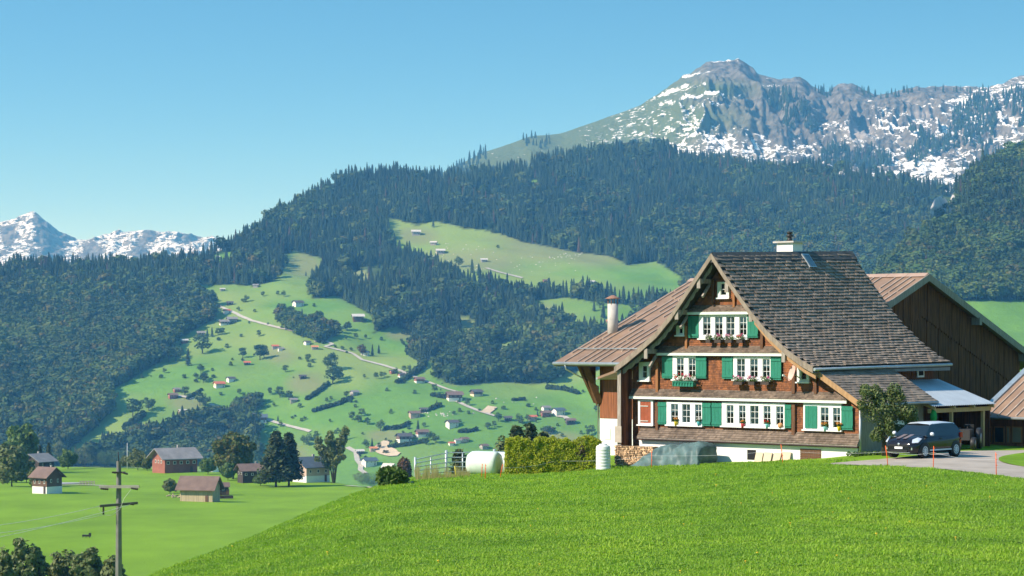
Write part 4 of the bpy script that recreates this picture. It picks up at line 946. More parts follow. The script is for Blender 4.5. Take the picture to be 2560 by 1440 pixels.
def lobes(q, n, rx, rz, cz, lr):
    """a crown outline as n lobes round an ellipsoid"""
    L = []
    for i in range(n):
        a = i * 2.399 + q.uniform(-.3, .3); v = q.uniform(-.85, .95); h = math.sqrt(max(0, 1 - v * v)); f = q.uniform(.55, .85)
        L.append((rx * h * f * math.cos(a), rx * h * f * math.sin(a), cz + rz * v * f, lr * q.uniform(.75, 1.2), lr * q.uniform(.75, 1.2), lr * q.uniform(.65, 1.0)))
    return L
def limbs(m, q, h0, h1, r0, n, spread, seed=0):
    m.tube([(0, 0, -.6), (q.uniform(-.1, .1), q.uniform(-.1, .1), h0), (q.uniform(-.3, .3), q.uniform(-.3, .3), (h0 + h1) / 2), (0, 0, h1)], [r0, r0 * .75, r0 * .45, r0 * .12], 8)
    for i in range(n):
        a = i * 2.4 + q.random(); z = h0 * .8 + (h1 - h0) * q.uniform(.0, .6); L = spread * q.uniform(.6, 1)
        m.tube([(0, 0, z), (L * .5 * math.cos(a), L * .5 * math.sin(a), z + L * .35), (L * math.cos(a), L * math.sin(a), z + L * .75)], [r0 * .4, r0 * .25, r0 * .06], 6)
M_BARK = simple('tree_bark', (.085, .065, .048), .9, .35, 2, (4, 4, .6), bmp=.5)
LEAFM = {
    'maple': foliage('dark_maple_leaves', [(.060, .100, .020), (.085, .125, .024), (.110, .145, .028), (.170, .140, .028), (.075, .115, .022)], .6),
    'green': foliage('green_leaves', [(.055, .115, .026), (.085, .155, .032), (.115, .190, .042), (.145, .205, .055)], .6),
    'olive': foliage('olive_leaves', [(.105, .140, .045), (.140, .175, .055), (.180, .205, .075), (.120, .155, .050)], .6),
    'pine': foliage('pine_needles', [(.045, .072, .028), (.068, .098, .036), (.105, .125, .045)], .75, False, .15),
    'rust': foliage('rust_leaves', [(.105, .055, .028), (.140, .075, .032), (.085, .060, .028)], .7),
    'thuja': foliage('thuja_sprays', [(.230, .310, .016), (.320, .390, .018), (.400, .430, .022), (.210, .270, .020), (.340, .300, .030)], .6),
    'shrub': foliage('shrub_leaves', [(.065, .110, .032), (.095, .140, .038), (.140, .180, .058), (.210, .230, .100)], .5),
}
def tree(x, y, hpx, wpx, kind, label, seed, name='tree', n=3600, group=None, trunk=.16, P=None, leaf=None, lean=(0, 0)):
    P = hit(x, y) if P is None else P; k = P[1] / F; h = hpx * k; w = wpx * k / 2; q = random.Random(seed)
    t = thing(name, label, 'tree', tuple(P), 0, group); m = MB()
    limbs(m, q, h * trunk, h * .85, max(.12, h * .022), 7, w * .7); m.build('trunk', M_BARK, t)
    c = MB(); s = leaf or h * .030
    if kind in ('pine',):
        for i in range(n // 16):
            z = h * (.12 + .86 * (i / (n / 16)) ** .9) ; r_ = w * (1.04 - z / h) ** .8 * q.uniform(.55, 1.1); a = q.random() * 6.28
            pts = [np.array([r_ * f * math.cos(a), r_ * f * math.sin(a), z - .10 * r_ * f + .12 * r_ * f * f]) for f in np.linspace(.15, 1, 16)]
            A = np.array(pts); g_ = np.random.default_rng(seed * 991 + i); A += g_.normal(size=A.shape) * s * .35; c.quads(leaf_quads(A, np.tile([0, 0, 1.], (16, 1)), s, g_, .5, .6))
    else:
        cz = h * (trunk + (1 - trunk) * .50); rz = h * (1 - trunk) * .50
        B = [(lean[0], lean[1], cz, w * .80, w * .80, rz * .86), (0, 0, cz - rz * .25, w * .86, w * .86, rz * .6)] + lobes(q, 34 if n > 2500 else 16, w * 1.05, rz * 1.05, cz, min(w, rz) * .27)
        c.quads(blob_leaves(B, n, s, seed, .72))
    c.build('crown', LEAFM[kind], t); return t

# ------------------------------------------------------------------ yard things
# thuja hedge
Yh = 107.; xa, xb = (1266 - 1280) / F * Yh, (1500 - 1280) / F * Yh
HG = thing('hedge', 'clipped yellow-green thuja hedge with a dead brown patch', 'hedge', ((xa + xb) / 2, Yh + .6, ground((xa + xb) / 2, Yh) - .1))
q = np.random.default_rng(3); n = 34000; wd_ = xb - xa; u = q.random(n); a = q.random(n); px_ = (u - .5) * wd_
top = 1.62 + .13 * vnoise(u * 14, u * 0, 5) + .06 * vnoise(u * 40, u * 0, 6); side = q.random(n)
Pl = np.empty((n, 3)); Nl = np.zeros((n, 3)); m1 = side < .58
Pl[:, 0] = px_; Pl[:, 1] = np.where(m1, -.75 + .10 * vnoise(u * 22, a * 8, 8), -.75 + 1.5 * a); Pl[:, 2] = np.where(m1, a * top, top) + q.normal(size=n) * .03
Nl[m1, 1] = -1; Nl[~m1, 2] = 1; m3 = side > .90; Pl[m3, 0] = np.where(q.random(m3.sum()) < .6, -wd_ / 2, wd_ / 2) + .06 * vnoise(a[m3] * 9, u[m3] * 9, 4); Pl[m3, 2] = u[m3] * top[m3]; Nl[m3] = (1, 0, 0)
dead = np.exp(-((Pl[:, 0] - wd_ * .31) / .28) ** 2 - ((Pl[:, 2] - 1.15) / .5) ** 2) > q.random(n) * .9
MB().quads(leaf_quads(Pl[~dead] + q.normal(size=(int((~dead).sum()), 3)) * .035, Nl[~dead], .045, q, .6, .45)).build('foliage', LEAFM['thuja'], HG)
MB().quads(leaf_quads(Pl[dead], Nl[dead], .035, q, .3, .8)).build('dead_patch', simple('dead_brown_sprays', (.13, .10, .075), .9, .3, 8), HG)
MB().box(-wd_ / 2 + .12, wd_ / 2 - .12, -.62, .62, .05, 1.45).build('inner_shade_box', simple('near_black_core', (.022, .022, .010), .95, .3, 9), HG)  # solid near-black box puts the shade inside the hedge into colour

# round bales in pale wrap
M_WRAP = simple('pale_green_wrap', (.68, .76, .66), .32, .06, 3, bmp=.25, spec=.5)
def bale(x, Y, r_, L, rz, label):
    P = at(x, 1200, Y); t = thing('wrapped_bale', label, 'bale', (P[0], Y, ground(P[0], Y) + r_ - .12), rz, 'wrapped round bales beside the hedge')
    prof = [(.0, -L / 2), (r_ * .55, -L / 2), (r_ * .85, -L / 2 + .03), (r_ * .97, -L / 2 + .14), (r_, -L / 2 + .3), (r_ * 1.01, 0), (r_, L / 2 - .3), (r_ * .97, L / 2 - .14), (r_ * .85, L / 2 - .03), (r_ * .55, L / 2), (0, L / 2)]
    m = MB().lathe(prof, (0, 0, 0), 28, 'x'); m.v = [(x_ , y_ * 1.05, z_ * (.93 if z_ > 0 else 1.0) + .012 * math.sin(7 * math.atan2(z_, y_) + 3 * x_)) for x_, y_, z_ in m.v]; m.build('wrap', M_WRAP, t)
    for sgn in (-1, 1): MB().lathe([(r_ * .20, sgn * (L / 2 - .005)), (r_ * .45, sgn * (L / 2 + .006)), (r_ * .50, sgn * (L / 2 + .002))], (0, 0, 0), 20, 'x').build('end_fold', M_WRAP, t)
bale(1211, 108.5, .66, 1.55, -.35, 'pale green wrapped bale standing before the metal railing')
bale(1262, 110.5, .64, 1.4, -.3, 'pale wrapped bale half hidden by the clipped hedge')

# galvanised stock railing
M_GALV = simple('galvanised_tube', (.50, .55, .56), .4, .1, 4, metal=.45, bmp=0)
def railing(x0, y0t, y0b, Y0, x1, y1t, y1b, Y1, label, posts=3):
    A, B = at(x0, y0t, Y0), at(x1, y1t, Y1); hA, hB = (y0b - y0t) * Y0 / F, (y1b - y1t) * Y1 / F
    t = thing('metal_railing', label, 'railing', (A[0], A[1], A[2] - hA)); o = np.array([A[0], A[1], A[2] - hA]); n = 5
    for i in range(n):
        f = i / (n - 1); MB().tube([A - (0, 0, hA * f * .86) - o, B - (0, 0, hB * f * .86) - o], .026, 6).build('rail', M_GALV, t)
    for i in range(posts):
        f = i / (posts - 1); p = A + (B - A) * f; h = hA + (hB - hA) * f; r_ = .055 if i in (0, posts - 1) else .03
        MB().tube([p + (0, 0, .12 if r_ > .04 else .02) - o, p - (0, 0, h + .3) - o], r_, 7).build('post', M_GALV, t)
railing(1038, 1149, 1192, 105, 1115, 1133, 1188, 108, 'steel tube railing panel ending in the dry grass')
railing(1116, 1132, 1187, 108, 1235, 1130, 1186, 111, 'long steel tube railing panel behind the wrapped bales', 4)
railing(1236, 1129, 1186, 111, 1300, 1131, 1186, 114, 'steel tube railing panel running behind the hedge', 2)

# white water tank
P = at(1508, 1176, 105.6); zt = ground(P[0], P[1])
TK = thing('water_tank', 'white ribbed plastic water tank beside the woodpile', 'tank', (P[0], P[1], zt)); m = MB(); pr_ = [(.31, 0), (.34, .04)]
for i in range(7): z0 = .06 + i * .145; pr_ += [(.345, z0), (.345, z0 + .10), (.335, z0 + .115), (.335, z0 + .13)]
pr_ += [(.34, 1.09), (.30, 1.16), (.20, 1.19)]; m.lathe(pr_, (0, 0, 0), 24); m.build('body', simple('white_plastic', (.72, .74, .70), .4, .05, 2, bmp=0), TK)
MB().lathe([(.20, 1.18), (.20, 1.235), (.05, 1.25)], (0, 0, 0), 18).build('lid', M_WHITE, TK)

# woodpile
WP = thing('woodpile', 'stacked split firewood against the chalet corner', 'woodpile', HL, -AL); d_ = -1.55; s0 = W(1537, 1172, d_)[0]; s1 = W(1650, 1172, d_)[0]; gz = W(1560, 1174, d_)[1]; m = MB(); z = gz + .05; r0 = rnd
while z < gz + 1.16:
    s = s0 + rnd.uniform(0, .05); lim_ = s1 - max(0, (z - gz - .75)) * 1.3
    while s < lim_:
        r_ = rnd.uniform(.035, .065); k = rnd.choice((3, 3, 4, 6)); a0 = rnd.random() * 6; yy = d_ + rnd.uniform(-.03, .03); vs = [(s + r_ * math.cos(a0 + 6.283 * j / k), y, z + r_ * math.sin(a0 + 6.283 * j / k)) for y in (yy, yy + .45) for j in range(k)]
        m.add(vs, [tuple(range(k)), tuple(range(2 * k - 1, k - 1, -1))] + [(j, j + k, (j + 1) % k + k, (j + 1) % k) for j in range(k)]); s += r_ * 1.75
    z += .088
m.build('split_logs', simple('split_wood', (.50, .33, .19), .8, .35, 6, island=.55), WP, kind='stuff')
MB().box(s0 + .02, s1 - .2, d_ + .06, d_ + .4, gz - .1, gz + 1.0).build('pile_core', simple('dark_bark_core', (.05, .035, .025), .9, .3, 4), WP)

# tarpaulin over a heap
TP = thing('tarpaulin', 'grey-blue tarpaulin thrown over a heap by the white basement wall', 'tarpaulin', HL, -AL)
dF, dB = -2.3, -.75; prof = [(1563, 1171), (1575, 1160), (1590, 1148), (1605, 1136), (1625, 1122), (1645, 1117), (1670, 1118), (1690, 1113), (1715, 1111), (1735, 1114), (1742, 1121), (1744, 1150), (1741, 1166)]
S_ = [W(px, py, dF) for px, py in prof]; ns, nd = 70, 26; L_ = np.concatenate([[0], np.cumsum([math.hypot(S_[i + 1][0] - S_[i][0], S_[i + 1][1] - S_[i][1]) for i in range(len(S_) - 1)])]); vs = []
gzt = W(1650, 1173, dF)[1]
for i in range(ns):
    l = L_[-1] * i / (ns - 1); s = np.interp(l, L_, [p[0] for p in S_]); zt = np.interp(l, L_, [p[1] for p in S_])
    for j in range(nd):
        f = j / (nd - 1)
        if f < .38: zz = gzt + (zt - gzt) * sstep(-.12, .40, f); dd = dF + .5 * (f / .38) ** 1.5 - .0
        else: zz = zt + .05 * math.sin(3.1 * (f - .38) / .62); dd = dF + .5 + (dB - dF - .5) * (f - .38) / .62
        w = ridged(np.array(s * 1.7), np.array(dd * 2.0 + zz * 1.6), 4, 9) * .26 + .16 * (1 - abs(2 * ((s * 1.15 + zz * .55 + .3 * dd) % 1) - 1)) - .05
        hgt = max(0, min(1, (zz - gzt) / .6)); vs.append((float(s) + .05 * float(w), dd - .55 * float(w) * (.35 + .65 * hgt), float(zz) + .30 * float(w) * hgt))
MB().add(vs, [(i * nd + j, (i + 1) * nd + j, (i + 1) * nd + j + 1, i * nd + j + 1) for i in range(ns - 1) for j in range(nd - 1)], True).build('sheet', simple('blue_grey_tarpaulin', (.085, .140, .140), .5, .3, 2.5, bmp=.4, spec=.25), TP)
MB().box(S_[2][0] + .4, S_[-2][0] - .15, dF + .7, dB, -.6, gzt + .55).build('heap', simple('old_timber_heap', (.14, .10, .07), .9, .3, 3), TP)

# boards leaning on the basement wall
for i, (x0, x1, y0) in enumerate(((1886, 1906, 1131), (1907, 1928, 1131), (1931, 1951, 1132), (1953, 1975, 1130))):
    a, zt = W(x0, y0, -.3); b, zb = W(x1, 1158, -.3); t = MB(); w = b - a - .03
    t.add([(0, 0, 0), (w, 0, 0), (w, .16, zt - zb), (0, .16, zt - zb), (0, .04, 0), (w, .04, 0), (w, .20, zt - zb), (0, .20, zt - zb)], [(0, 1, 2, 3), (5, 4, 7, 6), (3, 2, 6, 7), (0, 4, 5, 1), (1, 5, 6, 2), (0, 3, 7, 4)])
    t.build('board', simple('pale_plywood', (.60, .48, .33), .7, .1, 3) if i == 0 else bpy.data.materials['pale_plywood'], None, loc2w(a, -.34, zb), label=('cream plywood board leaning under the basement window', 'grey-beige plywood board between two cream boards', 'cream plywood board leaning before a darker gap', 'tilted pale board nearest the garage door')[i], category='board', group='plywood boards leaning on the basement wall').rotation_euler = (0, 0, -AL + rnd.uniform(-.05, .05))

# orange fence posts and the wire
M_ORAN = simple('orange_plastic', (.85, .13, .02), .5, .05, 4, bmp=0)
POSTS = [(1213, 1201, 1161, 'thin orange fence post before the pale wrapped bale'), (1204, 1194, 1160, 'slanting faded orange post touching the pale wrapped bale'), (1250, 1194, 1161, 'tilted orange post between bale and hedge'),
         (1390, 1183, 1140, 'orange fence post in front of the clipped hedge'), (1629, 1172, 1127, 'orange fence post in front of the tarpaulin'), (1958, 1161, 1112, 'orange post in front of the leaning plywood boards'),
         (2221, 1168, 1115, 'orange post before the bonnet of the dark car'), (2333, 1171, 1116, 'orange post in front of the wheels of the car'), (2491, 1190, 1132, 'orange post at the bend of the drive')]
tops = []
for x, yb, yt, lab in POSTS:
    P = hit(x, yb - 1); k = P[1] / F; h = (yb - yt) * k; dx = {1250: .12, 1958: -.1, 2221: -.12, 1204: .03}.get(x, rnd.uniform(-.03, .03))
    t = thing('fence_post', lab, 'post', tuple(P), 0, 'orange fence posts along the meadow edge'); MB().tube([(0, 0, -.15), (dx * .5, 0, h * .5), (dx, 0, h)], [.018, .018, .016], 6).build('stake', M_ORAN, t)
    m = MB(); [m.box(dx * f - .02, dx * f + .05, -.012, .012, h * f - .012, h * f + .012) for f in (.45, .7, .9)]; m.build('wire_hook', M_ORAN, t); tops.append(np.array([P[0] + dx * .7, P[1], P[2] + h * .7]))
order = [2, 3, 4, 5, 6, 7, 8]; pts = []
for a, b in zip(order[:-1], order[1:]):
    for f in np.linspace(0, 1, 7)[:-1]: p = tops[a] + (tops[b] - tops[a]) * f; pts.append(p - (0, 0, .10 * math.sin(math.pi * f)))
pts.append(tops[8]); MB().tube(pts, .004, 4).build('fence_wire', simple('pale_wire', (.55, .58, .60), .5, .05, 4, bmp=0), label='thin electric wire strung between the orange posts', category='wire')
P = hit(1142, 1195); MB().tube([(0, 0, -.1), (-.1, 0, .55)], .02, 6).build('yellow_stake', simple('yellow_plastic', (.75, .62, .06), .5, .05, 4, bmp=0), None, tuple(P), label='yellow plastic stake in dry grass by the railing', category='post')

# flowers
PET = {c: simple(c + '_petals', v, .6, .15, 9, bmp=0) for c, v in dict(red=(.62, .02, .02), pink=(.62, .06, .26), white=(.75, .66, .68), orange=(.70, .28, .05)).items()}
M_LEAF = LEAFM['green']
def flowers(par, w, h, dep, n, colrs, seed, z0=0):
    q = np.random.default_rng(seed); B = [(x, 0, z0 + h * .45, w * .16, dep, h * .5) for x in np.linspace(-w * .4, w * .4, 5)]; MB().quads(blob_leaves(B, n, .028, seed, .4)).build('leaves', M_LEAF, par)
    for i, c in enumerate(colrs):
        B2 = [(x + q.uniform(-.05, .05), -dep * .6, z0 + h * q.uniform(.5, .95), .055, .05, .045) for x in q.uniform(-w * .48, w * .48, 5)]; MB().quads(blob_leaves(B2, 110, .020, seed + i + 1, .6)).build('blossom', PET[c], par)
def wthing(name, lab, cat, px, py, d, group=None):
    s, z = W(px, py, d); return thing(name, lab, cat, loc2w(s, d, z), -AL, group)
t = wthing('flower_box', 'green slatted flower box of red and pink geraniums', 'flower box', 1711, 966, -.34); m = MB().box(-.62, .62, -.12, .12, 0, .05); [m.box(x, x + .05, -.14, -.12, 0, .24) for x in np.linspace(-.62, .57, 8)]; m.box(-.64, .64, -.15, -.12, .19, .24); m.box(-.64, .64, -.10, .10, .03, .2); m.build('trough', M_GREEN, t); flowers(t, 1.25, .45, .14, 500, ('red', 'pink', 'red'), 11, .2)
for x, y, w, cc, lab, sd in ((1846, 962, .62, ('pink', 'white'), 'pink petunias in a small box under the three-pane window', 21), (1880, 962, .42, ('white', 'pink'), 'small pot of white and pink flowers below the middle pane', 31), (1914, 962, .55, ('pink', 'white'), 'rosy white flowers in a pot beside the satellite dish', 41),
                             (1772, 857, .3, ('white',), 'small pot of white blossom below the upper window row', 51), (1796, 857, .45, ('pink',), 'leafy pot with few pink blooms under the upper windows', 61), (1823, 857, .45, ('pink', 'white'), 'bushy pot of pink blooms under the upper windows', 71), (1851, 857, .4, ('pink', 'orange'), 'pot of reddish blooms next to the upper green shutter', 81)):
    t = wthing('flower_pot', lab, 'flower pot', x, y, -.30); MB().box(-w * .42, w * .42, -.09, .09, 0, .15).build('pot', simple('dark_pot', (.05, .035, .028), .7, .2, 4) if sd == 21 else bpy.data.materials['dark_pot'], t); flowers(t, w, .30, .11, 260, cc, sd, .13)
for x, y, pc, cc, lab in ((1690, 1064, (.70, .55, .03), ('orange',), 'yellow pot with orange flowers on the sill by the rust shutter'), (1747, 1064, (.10, .50, .55), ('white',), 'turquoise pot with a green plant on the three-sash sill'), (1857, 1069, (.65, .06, .08), ('orange',), 'red pot with yellow flowers on the long window sill'),
                          (1918, 1070, (.20, .60, .62), ('red',), 'turquoise pot with dark red flowers on the long sill'), (2063, 1077, (.25, .60, .62), ('orange',), 'pale blue pot beside the closed green shutter'), (2098, 1077, (.75, .55, .02), ('orange',), 'yellow watering can planter on the sill by the corner shutter')):
    t = wthing('plant_pot', lab, 'plant pot', x, y, -.17); MB().lathe([(.07, 0), (.10, .17), (.105, .19)], (0, 0, 0), 12).build('pot', simple('glazed_pot', pc, .4, .05, 3, bmp=0), t); flowers(t, .24, .22, .07, 120, cc, int(x), .17)
t = wthing('ornament', 'small orange ornament on the end of the long sill', 'ornament', 1951, 1070, -.17); m = MB().lathe([(.03, 0), (.10, .03), (.13, .12), (.10, .2), (.03, .24)], (0, 0, 0), 12); m.build('body', simple('terracotta', (.65, .30, .12), .6, .1, 4), t)
t = wthing('satellite_dish', 'pinkish satellite dish on an arm beside the window shutter', 'satellite dish', 1979, 932, -.75); m = MB(); n_ = 20; ring = []
for rr, dp in ((0.0, .07), (.6, .04), (1., 0)):
    for k in range(n_): a = 6.283 * k / n_; ring.append((rr * .31 * math.cos(a), dp - .0, rr * .37 * math.sin(a) + rr * .10 * math.cos(a)))
m.add(ring, [(i * n_ + k, i * n_ + (k + 1) % n_, (i + 1) * n_ + (k + 1) % n_, (i + 1) * n_ + k) for i in range(2) for k in range(n_)], True); m.build('dish', simple('pinkish_enamel', (.62, .40, .34), .5, .06, 3), t); t.rotation_euler = (R(-12), 0, -AL - .5)
MB().tube([(0, .06, 0), (-.02, .45, -.15), (-.25, .60, -.15)], .025, 6).build('arm', M_GUT, t); MB().tube([(0, 0, -.35), (.02, -.35, -.2)], .012, 5).build('feed_arm', M_GUT, t); MB().box(-.04, .04, -.42, -.33, -.24, -.16).build('receiver', M_PALE, t)

# climbing pear tree on the annex corner
P = at(2212, 1130, 99.4); P[2] = ground(P[0], P[1]); t = thing('espalier_tree', 'leafy espalier fruit tree against the annex corner', 'tree', tuple(P)); m = MB()
for k in range(5): a = -.6 + .3 * k; m.tube([(.06 * k - .1, 0, -.2), (.15 * a, .05, .6), (.5 * a, 0, 1.4), (1.4 * a, .1, 2.5)], [.05, .04, .03, .01], 6)
m.build('trunk', M_BARK, t); q = random.Random(5); B = [(0, 0, 2.1, 1.15, .5, .85)] + [(q.uniform(-1.2, 1.2), q.uniform(-.3, .3), q.uniform(1.1, 3.0), q.uniform(.22, .42), .3, q.uniform(.2, .38)) for _ in range(22)] + [(-.35, 0, .9, .35, .3, .3), (.75, 0, 1.0, .3, .3, .3)]
MB().quads(blob_leaves(B, 9500, .050, 5, .45)).build('crown', LEAFM['shrub'], t)
P = hit(2165, 1140); t = thing('weeds', 'clump of low green weeds at the corner downpipe', 'weeds', tuple(P)); MB().quads(blob_leaves([(x, .2, .08, .18, .15, .14) for x in np.linspace(-.7, .9, 8)], 900, .04, 8, .3)).build('leaves', LEAFM['green'], t)
q = np.random.default_rng(12); n = 700; xx = 1040 + 135 * q.random(n) ** 1.3; P = hits(xx, np.interp(xx, [1040, 1175], [1203, 1193]) - q.uniform(0, 6, n)); hgt = q.uniform(.1, .42, (n, 1)) * (1 + .8 * vnoise(xx / 9., xx * 0, 3))[:, None]; dr = q.normal(size=(n, 3)) * .14; w = .012
Q = np.stack([P + (-w, 0, -.1), P + (w, 0, -.1), P + dr * hgt + hgt * (0, 0, 1.) + (w * .3, 0, 0), P + dr * hgt + hgt * (0, 0, 1.) - (w * .3, 0, 0)], 1)
MB().quads(Q).build('dry_grass', foliage('dry_stalks', [(.34, .28, .11), (.46, .38, .16), (.24, .28, .08)], .8), kind='stuff', label='tall dry grass along the steel railing', category='grass')

# ------------------------------------------------------------------ car
def car():
    P = at(2309, 1140, 97.2); gzc = ground(P[0], P[1]); t = thing('car', 'small dark purple hatchback with silver roof parked on the drive', 'car', (P[0], P[1], gzc + .035), math.atan2(-.72, -.69))
    paint = simple('dark_plum_paint', (.010, .008, .012), .14, .05, 2, bmp=0, spec=.45); paint.node_tree.nodes['Principled BSDF'].inputs['Coat Weight'].default_value = .25
    silver = simple('silver_white_paint', (.62, .66, .72), .25, .03, 2, bmp=0, spec=.5); gl = simple('car_glass', (.010, .014, .018), .04, .05, 2, bmp=0, spec=.8); blk = simple('black_plastic', (.012, .012, .013), .5, .1, 4, bmp=0); chrome = simple('chrome', (.75, .77, .80), .15, .02, 2, metal=.8, bmp=0)
    ST = [(1.90, .34, .56, .52, .02), (1.86, .24, .66, .66, .03), (1.72, .20, .76, .77, .04), (1.45, .18, .85, .82, .05), (1.0, .18, .93, .845, .05), (.5, .18, .95, .845, .03), (-.4, .18, .97, .845, .03), (-1.1, .18, 1.00, .85, .03), (-1.5, .20, 1.03, .83, .03), (-1.75, .24, 1.03, .79, .02), (-1.90, .36, .95, .68, .02)]
    m = MB(); vs = []; 
    for x, zb, zt, hw, cr in ST:
        h = zt - zb; half = [(0, zb), (hw * .80, zb), (hw * .96, zb + .10 * h), (hw, zb + .40 * h), (hw * .985, zb + .72 * h), (hw * .93, zb + .93 * h), (hw * .78, zt + cr * .6), (hw * .4, zt + cr), (0, zt + cr * 1.15)]
        ring = half + [(-y, z) for y, z in half[-2:0:-1]]; vs += [(x, y, z) for y, z in ring]
    n = 16; k = len(ST); m.add(vs, [(i * n + j, i * n + (j + 1) % n, (i + 1) * n + (j + 1) % n, (i + 1) * n + j) for i in range(k - 1) for j in range(n)], True); m.add(vs[:n], [tuple(range(n))]); m.add(vs[-n:], [tuple(range(n - 1, -1, -1))]); m.build('body', paint, t)
    def cab(prof, wb, wt, zlo, zhi, name, mat):
        m = MB(); n = len(prof); f = lambda z: wb + (wt - wb) * (z - zlo) / (zhi - zlo); vs = [(x, s * f(z), z) for s in (1, -1) for x, z in prof]
        m.add(vs, [tuple(range(n)), tuple(range(2 * n - 1, n - 1, -1))] + [(i, i + n, (i + 1) % n + n, (i + 1) % n) for i in range(n)]); return m.build(name, mat, t)
    cab([(1.08, .94), (.38, 1.40), (.15, 1.45), (-1.38, 1.43), (-1.62, 1.30), (-1.82, 1.0), (-1.7, .92), (1.0, .88)], .80, .58, .9, 1.45, 'greenhouse', gl)
    m = MB(); vs = []
    for x, hw, z in ((.42, .57, 1.405), (.15, .60, 1.455), (-.5, .61, 1.475), (-1.2, .60, 1.46), (-1.55, .57, 1.42), (-1.62, .54, 1.385)):
        vs += [(x, hw, z - .03), (x, hw * .96, z + .01), (x, 0, z + .045), (x, -hw * .96, z + .01), (x, -hw, z - .03)]
    m.add(vs, [(i * 5 + j, i * 5 + j + 1, (i + 1) * 5 + j + 1, (i + 1) * 5 + j) for i in range(5) for j in range(4)], True); m.build('roof', silver, t)
    for s in (1, -1):
        for x in (1.17, -1.24):
            MB().lathe([(.36, s * .66), (.36, s * .858), (.30, s * .859)], (x, 0, .33), 22, 'y').build('wheel_arch', blk, t)
            w = MB().lathe([(.22, s * .70), (.29, s * .70), (.305, s * .73), (.305, s * .84), (.285, s * .868), (.21, s * .868), (.205, s * .85)], (x, 0, .305), 24, 'y').build('wheel', blk, t)
            r_ = MB().lathe([(.205, s * .848), (.205, s * .866), (.185, s * .872), (.17, s * .858)], (x, 0, .305), 24, 'y'); r_.lathe([(.045, s * .85), (.045, s * .878), (.02, s * .88)], (x, 0, .305), 10, 'y')
            for q in range(10): a = q * .6283; r_.obox((x + .11 * math.cos(a), s * .862, .305 + .11 * math.sin(a)), (.085 * math.cos(a), 0, .085 * math.sin(a)), (0, .008, 0), (-.018 * math.sin(a), 0, .018 * math.cos(a)))
            r_.build('rim', silver, w)
        hl = MB(); hl.add([(1.80, s * .66, .64), (1.62, s * .80, .66), (1.36, s * .832, .84), (1.50, s * .72, .88), (1.72, s * .60, .78), (1.85, s * .63, .66), (1.66, s * .83, .69), (1.44, s * .845, .84), (1.55, s * .73, .895), (1.77, s * .60, .80)], [(5, 6, 7, 8, 9), (0, 1, 6, 5), (1, 2, 7, 6), (2, 3, 8, 7), (3, 4, 9, 8), (4, 0, 5, 9)]); hl.build('headlight', simple('headlight_lens', (.55, .60, .70), .08, .1, 8, bmp=0, spec=.8) if s > 0 else bpy.data.materials['headlight_lens'], t)
        mi = MB(); mi.lathe([(.02, -.09), (.075, -.06), (.085, 0), (.07, .06), (.02, .09)], (.80, s * .96, 1.02), 10, 'y'); mi.build('mirror', silver, t)
        MB().box(-1.80, -1.62, min(s * .76, s * .83), max(s * .76, s * .83), .80, 1.02).build('tail_light', simple('red_lens', (.45, .02, .02), .2, .1, 4, bmp=0) if s > 0 else bpy.data.materials['red_lens'], t)
        MB().box(1.80, 1.875, min(s * .52, s * .66), max(s * .52, s * .66), .36, .46).build('fog_light', chrome, t)
        MB().box(-.9, .9, min(s * .845, s * .856), max(s * .845, s * .856), .30, .36).build('side_trim', silver, t)
        MB().box(-.12, .02, min(s * .848, s * .862), max(s * .848, s * .862), .80, .83).build('door_handle', paint, t)
        st = MB(); st.add([(1.74, s * .17 - .09, .835), (1.74, s * .17 + .09, .835), (1.1, s * .17 + .10, .995), (1.1, s * .17 - .10, .995)], [(0, 1, 2, 3)]); st.build('bonnet_stripe', simple('pale_stripe', (.20, .16, .17), .3, .05, 3, bmp=0) if s > 0 else bpy.data.materials['pale_stripe'], t)
    MB().box(1.80, 1.912, -.48, .48, .50, .58).build('grille', blk, t); MB().box(1.78, 1.915, -.42, .42, .27, .36).build('air_intake', blk, t)
    MB().box(1.90, 1.925, -.20, .20, .40, .49).build('number_plate', M_WHITE, t); m = MB(); m.lathe([(.055, 1.905), (.055, 1.925), (.03, 1.93)], (0, 0, .60), 14, 'x'); m.build('badge', chrome, t); MB().box(1.86, 1.90, -.55, .55, .235, .255).build('chrome_lip', chrome, t)
car()
# small tractor in the shade of the carport
s, z = W(2418, 1125, 7.0); t = thing('tractor', 'small dark tractor standing in the shade of the carport', 'tractor', loc2w(s, 7.0, ground(*loc2w(s, 7.0)[:2])), -AL - 1.2); dk = simple('dark_machine_paint', (.05, .045, .045), .4, .1, 4, bmp=0)
m = MB().box(-.2, 1.0, -.28, .28, .45, .95); m.box(-.5, -.1, -.25, .25, .4, .7); m.build('body', dk, t); MB().box(-.55, -.15, -.22, .22, .70, .80).box(-.6, -.52, -.22, .22, .78, 1.15).build('seat', M_BLACK, t)
for x, r_, yy in ((-.45, .50, .48), (.85, .30, .42)):
    for s_ in (1, -1): w = MB().lathe([(r_ * .5, s_ * (yy - .1)), (r_ * .95, s_ * (yy - .1)), (r_, s_ * (yy - .05)), (r_, s_ * (yy + .08)), (r_ * .95, s_ * (yy + .12)), (r_ * .5, s_ * (yy + .1))], (x, 0, r_), 18, 'y').build('wheel', M_BLACK, t); MB().lathe([(r_ * .48, s_ * (yy - .02)), (r_ * .48, s_ * (yy + .105)), (.05, s_ * (yy + .11))], (x, 0, r_), 14, 'y').build('rim', M_GUT, w)
MB().tube([(.0, 0, .9), (-.2, 0, 1.15)], .02, 6).lathe([(.16, -.01), (.18, 0), (.16, .01)], (-.2, 0, 1.15), 14).build('steering_wheel', M_BLACK, t)
